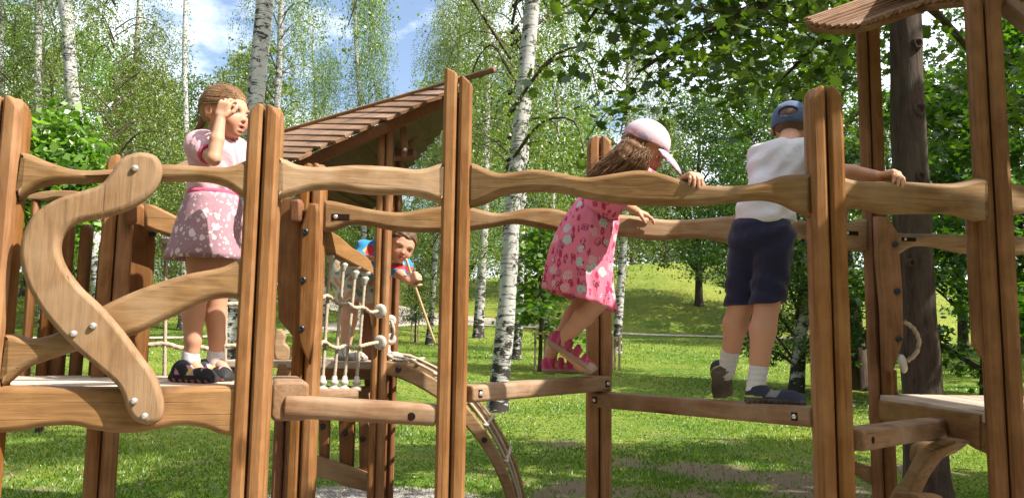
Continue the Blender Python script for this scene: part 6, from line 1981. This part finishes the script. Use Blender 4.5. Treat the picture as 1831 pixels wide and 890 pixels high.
# =============================================================== boy in the white shirt
def build_white_boy():
    base = px(1345, 722, 3.12)
    o = person('boy in white shirt, navy shorts and blue cap seen from behind on the beam', base)
    f = Field(base + (-0.25, -0.4, -0.03), base + (0.68, 0.6, 1.3), 0.0041)
    hd = Head(px(1416, 232, 3.27), (0.42, 0.76, -0.48), 0.205)
    chest = px(1394, 306, 3.17); waist = px(1370, 370, 3.14); pelv = px(1362, 420, 3.13)
    ax = unit(chest - pelv); Fw = unit(np.array([0.66, 0.75, -0.1])); At = frame3(Fw, ax)
    f.ell(chest, (0.078, 0.112, 0.13), At, 0.02); f.ell(waist, (0.078, 0.098, 0.12), At, 0.04); f.ell(pelv, (0.09, 0.11, 0.09), At, 0.04)
    sd = At[:, 1]
    shL = chest + ax * 0.06 + sd * 0.1; shR = chest + ax * 0.085 - sd * 0.115
    f.cone(shR, shL, 0.042, 0.042, 0.045)
    f.cone(hd.p(-0.12, 0, -0.45), chest + ax * 0.08, 0.043, 0.045, 0.03)
    wrR = px(1576, 316, 2.885); elR = px(1492, 303, 3.0)
    f.chain([shR, shR * 0.4 + elR * 0.6, elR], [0.04, 0.033, 0.028], 0.012); f.chain([elR, elR * 0.6 + wrR * 0.4, wrR], [0.028, 0.028, 0.019], 0.01)
    hand(f, wrR, (0.55, -0.8, 0.08), (-0.05, -0.1, -1), 1, 0.125, (0.95, 0.5, 0.15), 0.09)
    elL = px(1368, 330, 3.42); wrL = px(1385, 380, 3.62)
    f.chain([shL, elL, wrL], [0.04, 0.028, 0.019], 0.012); hand(f, wrL, (0.4, 0.8, -0.2), (0, 0.2, -1), -1, 0.125)
    hipL = pelv + sd * 0.058; hipR = pelv - sd * 0.058
    knL = px(1325, 545, 3.17); anL = px(1302, 648, 3.26); knR = px(1372, 545, 3.06); anR = px(1353, 682, 3.07)
    for hp, kn, an in ((hipL, knL, anL), (hipR, knR, anR)):
        f.chain([hp, hp * 0.45 + kn * 0.55, kn], [0.07, 0.058, 0.048], 0.015); v = an - kn
        f.chain([kn, kn + v * 0.33 + np.array([-0.008, -0.012, 0]), kn + v * 0.7, an], [0.047, 0.05, 0.037, 0.028], 0.012)
    hd.build(f)
    me, Vt = f.mesh('body')
    def tint(Vt):
        C = hd.tint(Vt, SKIN, LIP, (0.05, 0.03, 0.02)); return C
    vcol(me, tint(Vt)); obj('body', me, M['skin'], o); hd.eyes(o)
    # shirt
    f = Field(base + (-0.25, -0.3, 0.55), base + (0.45, 0.45, 1.2), 0.005)
    f.ell(chest, (0.095, 0.128, 0.14), At, 0.02); f.ell(waist, (0.094, 0.112, 0.14), At, 0.05)
    f.ell(pelv + ax * 0.06, (0.1, 0.118, 0.08), At, 0.04)
    f.cone(shR, shL, 0.052, 0.052, 0.045); f.cone(shR, shR + (elR - shR) * 0.42, 0.053, 0.058, 0.02); f.cone(shL, shL + (elL - shL) * 0.5, 0.052, 0.055, 0.02)
    f.plane_cut(px(1360, 401, 3.13), (0.06, 0, -1)); f.ell(hd.p(-0.14, 0, -0.45), (0.056, 0.058, 0.045), At, 0.008, 'cut')
    f.displace(lambda P: 0.006 * np.sin(30 * P[..., 2] + 46 * P[..., 0] + 2.5 * np.sin(16 * P[..., 1] + 9 * P[..., 2])) * np.sin(11 * P[..., 2] - 7 * P[..., 0] + 1) + 0.003 * np.sin(75 * P[..., 2] - 50 * P[..., 0] + 2 * np.sin(20 * P[..., 0])))
    sdf_part('t_shirt', f, 'tee_white', o)
    # shorts
    f = Field(base + (-0.25, -0.25, 0.3), base + (0.3, 0.3, 0.85), 0.005)
    f.ell(pelv, (0.1, 0.116, 0.1), At, 0.02)
    for hp, kn, cut in ((hipL, knL, (1327, 548, 3.17)), (hipR, knR, (1382, 540, 3.06))):
        e = kn + unit(kn - hp) * 0.06
        f.cone(hp, e, 0.077, 0.063, 0.02)
    f.plane_cut(px(1350, 543, 3.12), (0.05, 0, -1)); f.plane_cut(px(1362, 392, 3.13), (0, 0, 1))
    f.displace(lambda P: 0.004 * np.sin(45 * P[..., 0] + 30 * P[..., 1] + 6 * np.sin(14 * P[..., 2])))
    sdf_part('shorts', f, 'navy', o)
    # socks
    for an, kn in ((anL, knL), (anR, knR)):
        d = unit(kn - an); fs = Field(an - 0.1, an + 0.12, 0.004)
        fs.cone(an - d * 0.04, an + d * 0.05, 0.036, 0.036, 0.01)
        fs.displace(lambda P: 0.0012 * np.sin(300 * P[..., 2]))
        sdf_part('sock', fs, 'sock', o)
    # right shoe flat on the beam, left shoe on its toes with the sole showing
    zb = px(1375, 720, 3.03)[2]
    hl = px(1333, 718, 3.08); toe = px(1440, 718, 3.0); hl[2] = zb - 0.003; toe[2] = zb - 0.008
    hl2 = px(1290, 664, 3.235); toe2 = px(1296, 712, 3.36)
    for hl_, toe_, up in ((hl, toe, (0, 0, 1)), (hl2, toe2 + np.array([0, 0.02, 0.0]), (0, 0.75, 0.65))):
        fs = Field(np.minimum(hl_, toe_) - 0.09, np.maximum(hl_, toe_) + 0.13, 0.0036)
        A, L = shoe(fs, hl_, toe_, 0.082, 0.078, up=up, ankle=True, r_ank=0.034)
        q0 = hl_.copy()
        fs.displace(lambda P: np.where(((P - q0) @ A)[..., 2] < 0.012, 0.0018 * np.sign(np.sin(((P - q0) @ A)[..., 0] * 330 + 2.2 * np.sin(((P - q0) @ A)[..., 1] * 160))), 0))
        def rules(x, y, z):
            C = np.tile(np.array([0.025, 0.03, 0.055]), (len(x), 1))
            C[z < 0.022] = (0.075, 0.065, 0.06)
            C[(z < 0.006)] = (0.13, 0.105, 0.085)
            C[(z > 0.03) & (np.abs(x - 0.5 - (z - 0.05) * 3) < 0.09)] = (0.22, 0.21, 0.21)
            C[(z > 0.071) & (x < 0.5)] = (0.4, 0.43, 0.06)
            C[(z > 0.024) & (z < 0.03) & (x < 0.3)] = (0.4, 0.42, 0.06)
            return C
        sdf_part('shoe', fs, 'shoe', o, shoe_tint(hl_, A, L, rules))
    # cap and cropped hair
    p = hd.p; H = hd.H
    f = Field(hd.c - 0.2, hd.c + 0.2, 0.004)
    f.ell(p(-0.08, 0, 0.1), np.array((0.462, 0.378, 0.4)) * H, hd.A, 0.01); f.ell(p(0.36, 0, -0.22), np.array((0.5, 0.7, 0.42)) * H, hd.A, 0.02, 'cut')
    f.plane_cut(p(0, 0, -0.22), -hd.A[:, 2] + 0.25 * hd.A[:, 0]); 
    hr = sdf_part('hair', f, 'hair_dark', o)
    f = Field(hd.c - 0.24, hd.c + 0.24, 0.0036)
    f.ell(p(-0.07, 0, 0.11), np.array((0.505, 0.42, 0.44)) * H, hd.A, 0.01)
    f.plane_cut(p(0, 0, -0.03), -hd.A[:, 2] + 0.33 * hd.A[:, 0])
    pk = frame3(hd.A[:, 0] - 0.25 * hd.A[:, 2], hd.A[:, 2])
    f.ell(p(0.56, 0, 0.08), np.array((0.36, 0.3, 0.035)) * H, pk, 0.03 * H)
    f.ell(p(-0.07, 0, 0.095), np.array((0.475, 0.392, 0.405)) * H, hd.A, 0.004, 'cut')
    f.ell(p(-0.52, 0, 0.03), np.array((0.25, 0.19, 0.1)) * H, hd.A, 0.004, 'cut')       # opening at the back above the strap
    sdf_part('cap', f, 'denim', o)

# =============================================================== boy peeking round the far post
def build_blue_boy():
    base = px(640, 642, 4.55)
    o = person('boy in bright blue printed shirt peeking round the far post with a stick', base)
    f = Field(base + (-0.3, -0.5, -0.03), base + (0.55, 0.42, 0.95), 0.0042)
    hd = Head(px(718, 439, 4.36), (0.34, -0.9, -0.3), 0.2, -0.3)
    pelv = px(628, 485, 4.6); waist = px(655, 468, 4.57); chest = px(688, 460, 4.52)
    ax = unit(chest - pelv); At = frame3((0.35, -0.8, -0.3), ax)
    f.ell(pelv, (0.085, 0.1, 0.09), At, 0.02); f.ell(waist, (0.075, 0.09, 0.1), At, 0.04); f.ell(chest, (0.078, 0.108, 0.12), At, 0.04)
    f.cone(hd.p(-0.14, 0, -0.5), chest + ax * 0.06, 0.042, 0.05, 0.03)
    sd = At[:, 1]
    a_, b_ = chest + ax * 0.07 + sd * 0.11, chest + ax * 0.07 - sd * 0.11
    low, high = (a_, b_) if a_[2] < b_[2] else (b_, a_)
    f.cone(low, high, 0.04, 0.04, 0.04)
    sh1 = px(708, 470, 4.42); el1 = px(712, 488, 4.36); wr1 = px(729, 501, 4.25)
    f.cone(chest, sh1, 0.07, 0.042, 0.03)
    f.chain([sh1, el1, wr1], [0.038, 0.03, 0.02], 0.012)
    stick_d = unit(px(776, 610, 4.28) - px(725, 457, 4.24))
    hand(f, wr1, (0.75, -0.35, 0.35), unit(np.array([0.35, 0.9, -0.1])), -1, 0.125, (1.1, 1.3, 0.9), 0.02, thumb_in=0.8)
    sh2 = px(652, 445, 4.5); wr2 = px(657, 462, 4.3); el2 = px(645, 470, 4.42)
    f.cone(chest, sh2, 0.07, 0.042, 0.03); f.chain([sh2, el2, wr2], [0.038, 0.03, 0.02], 0.012)
    hand(f, wr2, (0.6, -0.35, 0.0), (0.1, -0.3, -1), -1, 0.12, (0.4, 0.6, 0.4))
    hipA = pelv + np.array([-0.04, -0.03, -0.02]); knA = px(627, 545, 4.5); anA = px(618, 622, 4.5)
    hipB = pelv + np.array([0.06, 0.03, -0.02]); knB = px(672, 550, 4.62); anB = px(690, 622, 4.6)
    for hp, kn, an in ((hipA, knA, anA), (hipB, knB, anB)):
        f.chain([hp, kn], [0.065, 0.046], 0.015); v = an - kn
        f.chain([kn, kn + v * 0.35, an], [0.045, 0.046, 0.028], 0.012)
    hd.build(f)
    me, Vt = f.mesh('body'); vcol(me, hd.tint(Vt, SKIN, LIP, (0.04, 0.025, 0.02))); obj('body', me, M['skin'], o); hd.eyes(o)
    f = Field(base + (-0.25, -0.4, 0.35), base + (0.5, 0.4, 0.9), 0.005)
    f.ell(waist, (0.088, 0.102, 0.11), At, 0.02); f.ell(chest, (0.092, 0.122, 0.125), At, 0.05); f.cone(low, high, 0.05, 0.05, 0.04)
    f.cone(chest, sh1, 0.08, 0.05, 0.03); f.cone(sh1, sh1 + (el1 - sh1) * 0.8, 0.05, 0.046, 0.02)
    f.cone(chest, sh2, 0.08, 0.052, 0.03); f.cone(sh2, sh2 + (el2 - sh2) * 0.7, 0.05, 0.05, 0.02)
    f.ell(hd.p(-0.14, 0, -0.48), (0.055, 0.058, 0.05), At, 0.008, 'cut')
    f.displace(lambda P: 0.003 * np.sin(60 * P[..., 2] + 45 * P[..., 0]))
    def tint(Vt):
        C = np.tile(np.array([0.02, 0.24, 0.5]), (len(Vt), 1))
        u = np.array([(v - np.array(CAMP)) for v in Vt]); 
        q = (Vt - chest) @ At
        n_ = np.sin(31 * Vt[:, 0] + 3) + np.sin(43 * Vt[:, 2] + 1) + np.sin(37 * Vt[:, 0] - 29 * Vt[:, 2])
        red = (Vt[:, 2] < px(700, 474, 4.42)[2]) & (Vt[:, 2] > px(700, 483, 4.42)[2]) & (Vt[:, 0] > px(694, 470, 4.42)[0])
        C[red] = (0.62, 0.04, 0.04)
        c2 = px(662, 448, 4.45); d2 = np.abs(Vt[:, 0] - c2[0]) / 0.05 + np.abs(Vt[:, 2] - c2[2]) / 0.06
        d2 = d2 * 1.35; C[(d2 < 1)] = (0.6, 0.05, 0.05); C[(d2 < 1) & (n_ > 0.9)] = (0.65, 0.5, 0.08)
        C[(d2 < 1.25) & (n_ < -1.2)] = (0.65, 0.65, 0.66)
        return C
    sh = sdf_part('t_shirt', f, 'cloth_v', o, tint)
    # lettering on the chest
    cu = bpy.data.curves.new('print', 'FONT'); cu.body = 'BRAWL'; cu.size = 0.034; cu.extrude = 0.001; cu.align_x = 'CENTER'; cu.align_y = 'CENTER'; cu.shear = 0.15
    tmp = bpy.data.objects.new('tmp', cu); COL.objects.link(tmp)
    dg = bpy.context.evaluated_depsgraph_get(); tm = bpy.data.meshes.new_from_object(tmp.evaluated_get(dg)); bpy.data.objects.remove(tmp)
    tm.materials.clear()
    obj('shirt_print', tm, simple('white print', (0.75, 0.75, 0.76), 0.6, 0.3, 60, 0.05), sh,
        Matrix.Translation(at(706, 467, 4.32)) @ Matrix.Rotation(R(90), 4, 'X') @ Matrix.Rotation(R(-4), 4, 'Z'))
    f = Field(base + (-0.25, -0.3, 0.2), base + (0.3, 0.3, 0.75), 0.005)
    f.ell(pelv, (0.1, 0.115, 0.1), At, 0.02)
    for hp, kn in ((hipA, knA), (hipB, knB)): f.cone(hp, kn, 0.08, 0.07, 0.03)
    f.plane_cut(px(630, 540, 4.5), (0, 0, -1))
    def tint2(Vt):
        C = np.tile(np.array([0.55, 0.5, 0.42]), (len(Vt), 1))
        n_ = np.sin(70 * Vt[:, 0] + 3 * np.sin(40 * Vt[:, 2])) + np.sin(62 * Vt[:, 2] + 2 * np.sin(50 * Vt[:, 0]))
        C[n_ > 1.1] = (0.6, 0.28, 0.1); C[n_ < -1.1] = (0.18, 0.25, 0.12); return C
    sdf_part('shorts', f, 'cloth_v', o, tint2)
    for an, hl, toe in ((anA, px(603, 641, 4.5), px(652, 641, 4.4)), (anB, px(680, 641, 4.6), px(716, 641, 4.38))):
        hl[2] = toe[2] = zf + 0.002
        fs = Field(np.minimum(hl, toe) - 0.08, np.maximum(hl, toe) + 0.12, 0.0042)
        A, L = shoe(fs, hl, toe, 0.075, 0.07, ankle=True)
        def rules(x, y, z):
            C = np.tile(np.array([0.5, 0.47, 0.42]), (len(x), 1)); C[z < 0.02] = (0.3, 0.28, 0.26); C[np.sin(x * 30 + z * 90) > 0.85] = (0.25, 0.23, 0.22); return C
        sdf_part('shoe', fs, 'shoe', o, shoe_tint(hl, A, L, rules))
    p = hd.p; H = hd.H
    f = Field(hd.c - 0.19, hd.c + 0.19, 0.004)
    f.ell(p(-0.08, 0, 0.15), np.array((0.49, 0.405, 0.4)) * H, hd.A, 0.01); f.ell(p(0.36, 0, -0.2), np.array((0.42, 0.6, 0.45)) * H, hd.A, 0.03, 'cut')
    f.plane_cut(p(0, 0, -0.2), -hd.A[:, 2] + 0.3 * hd.A[:, 0])
    f.displace(lambda P: 0.003 * np.sin(140 * P[..., 0] + 60 * P[..., 2]) * np.sin(90 * P[..., 1] + 110 * P[..., 2]))
    sdf_part('hair', f, 'hair_dark', o)
    sk = obj('stick', rope_mesh('stick', [at(726, 462, 4.235), at(741, 508, 4.25), at(778, 614, 4.28)], 0.0075, 0, 0, 8, amp=0.0), M['stick'])
    tag(sk, 'long thin tan stick held by the boy in blue', 'stick')

build_skirt_girl(); build_pink_girl(); build_white_boy(); build_blue_boy()

# ---------------------------------------------------------------- small things far off on the lawn
g = ground_hit(1518, 727)
f = Field(np.array(g) - (0.12, 0.12, 0.02), np.array(g) + (0.16, 0.16, 0.2), 0.006)
gg = np.array(g)
f.ell(gg + (0.01, 0, 0.03), (0.075, 0.06, 0.04), None, 0.01); f.ell(gg + (0.045, -0.01, 0.02), (0.05, 0.05, 0.03), None, 0.02); f.box(gg + (0, 0, 0.012), (0.08, 0.06, 0.014), None, 0.012, 0.02)
f.displace(lambda P: 0.004 * np.sin(70 * P[..., 0] + 50 * P[..., 1]))
me, Vt = f.mesh('cloth_bag')
C = np.tile(np.array([0.72, 0.72, 0.74]), (len(Vt), 1)); C[(Vt[:, 2] > g.z + 0.045) & (Vt[:, 2] < g.z + 0.058)] = (0.1, 0.14, 0.3)
vcol(me, C)
tag(obj('cloth_bag', me, M['cloth_v']), 'small white bag with blue band lying on the lawn behind the post', 'bag')
f = Field(gg + (-0.1, -0.02, 0.02), gg + (0.08, 0.14, 0.2), 0.005)
f.ell(gg + (-0.03, 0.06, 0.075), (0.05, 0.05, 0.05), None, 0.01); f.cone(gg + (-0.03, 0.06, 0.03), gg + (-0.03, 0.06, 0.03), 0.02, 0.02, 0.02)
f.displace(lambda P: 0.0018 * np.sin(6 * np.arctan2(P[..., 1] - gg[1] - 0.06, P[..., 0] - gg[0] + 0.03)))
me, Vt = f.mesh('ball'); vcol(me, np.tile(np.array([0.45, 0.03, 0.06]), (len(Vt), 1)))
tag(obj('ball', me, M['shoe']), 'small red ball beside the white bag on the lawn', 'ball')
# low white rail by the path
g = ground_hit(1382, 607)
o = empty('low_barrier', g, 'low white metal barrier by the path behind the boy', 'barrier')
wm = simple('white paint', (0.75, 0.73, 0.68), 0.5, 0.4, 30, 0.08); M['white_paint'] = wm
beam('bar', g + Vector((-0.9, 0, 0.2)), g + Vector((0.06, 0, 0.2)), 0.05, 0.05, 'white_paint', 0.015, o)
for x_ in (-0.85, 0.0): beam('leg', g + Vector((x_, 0, -0.05)), g + Vector((x_, 0, 0.175)), 0.05, 0.05, 'white_paint', 0.015, o)
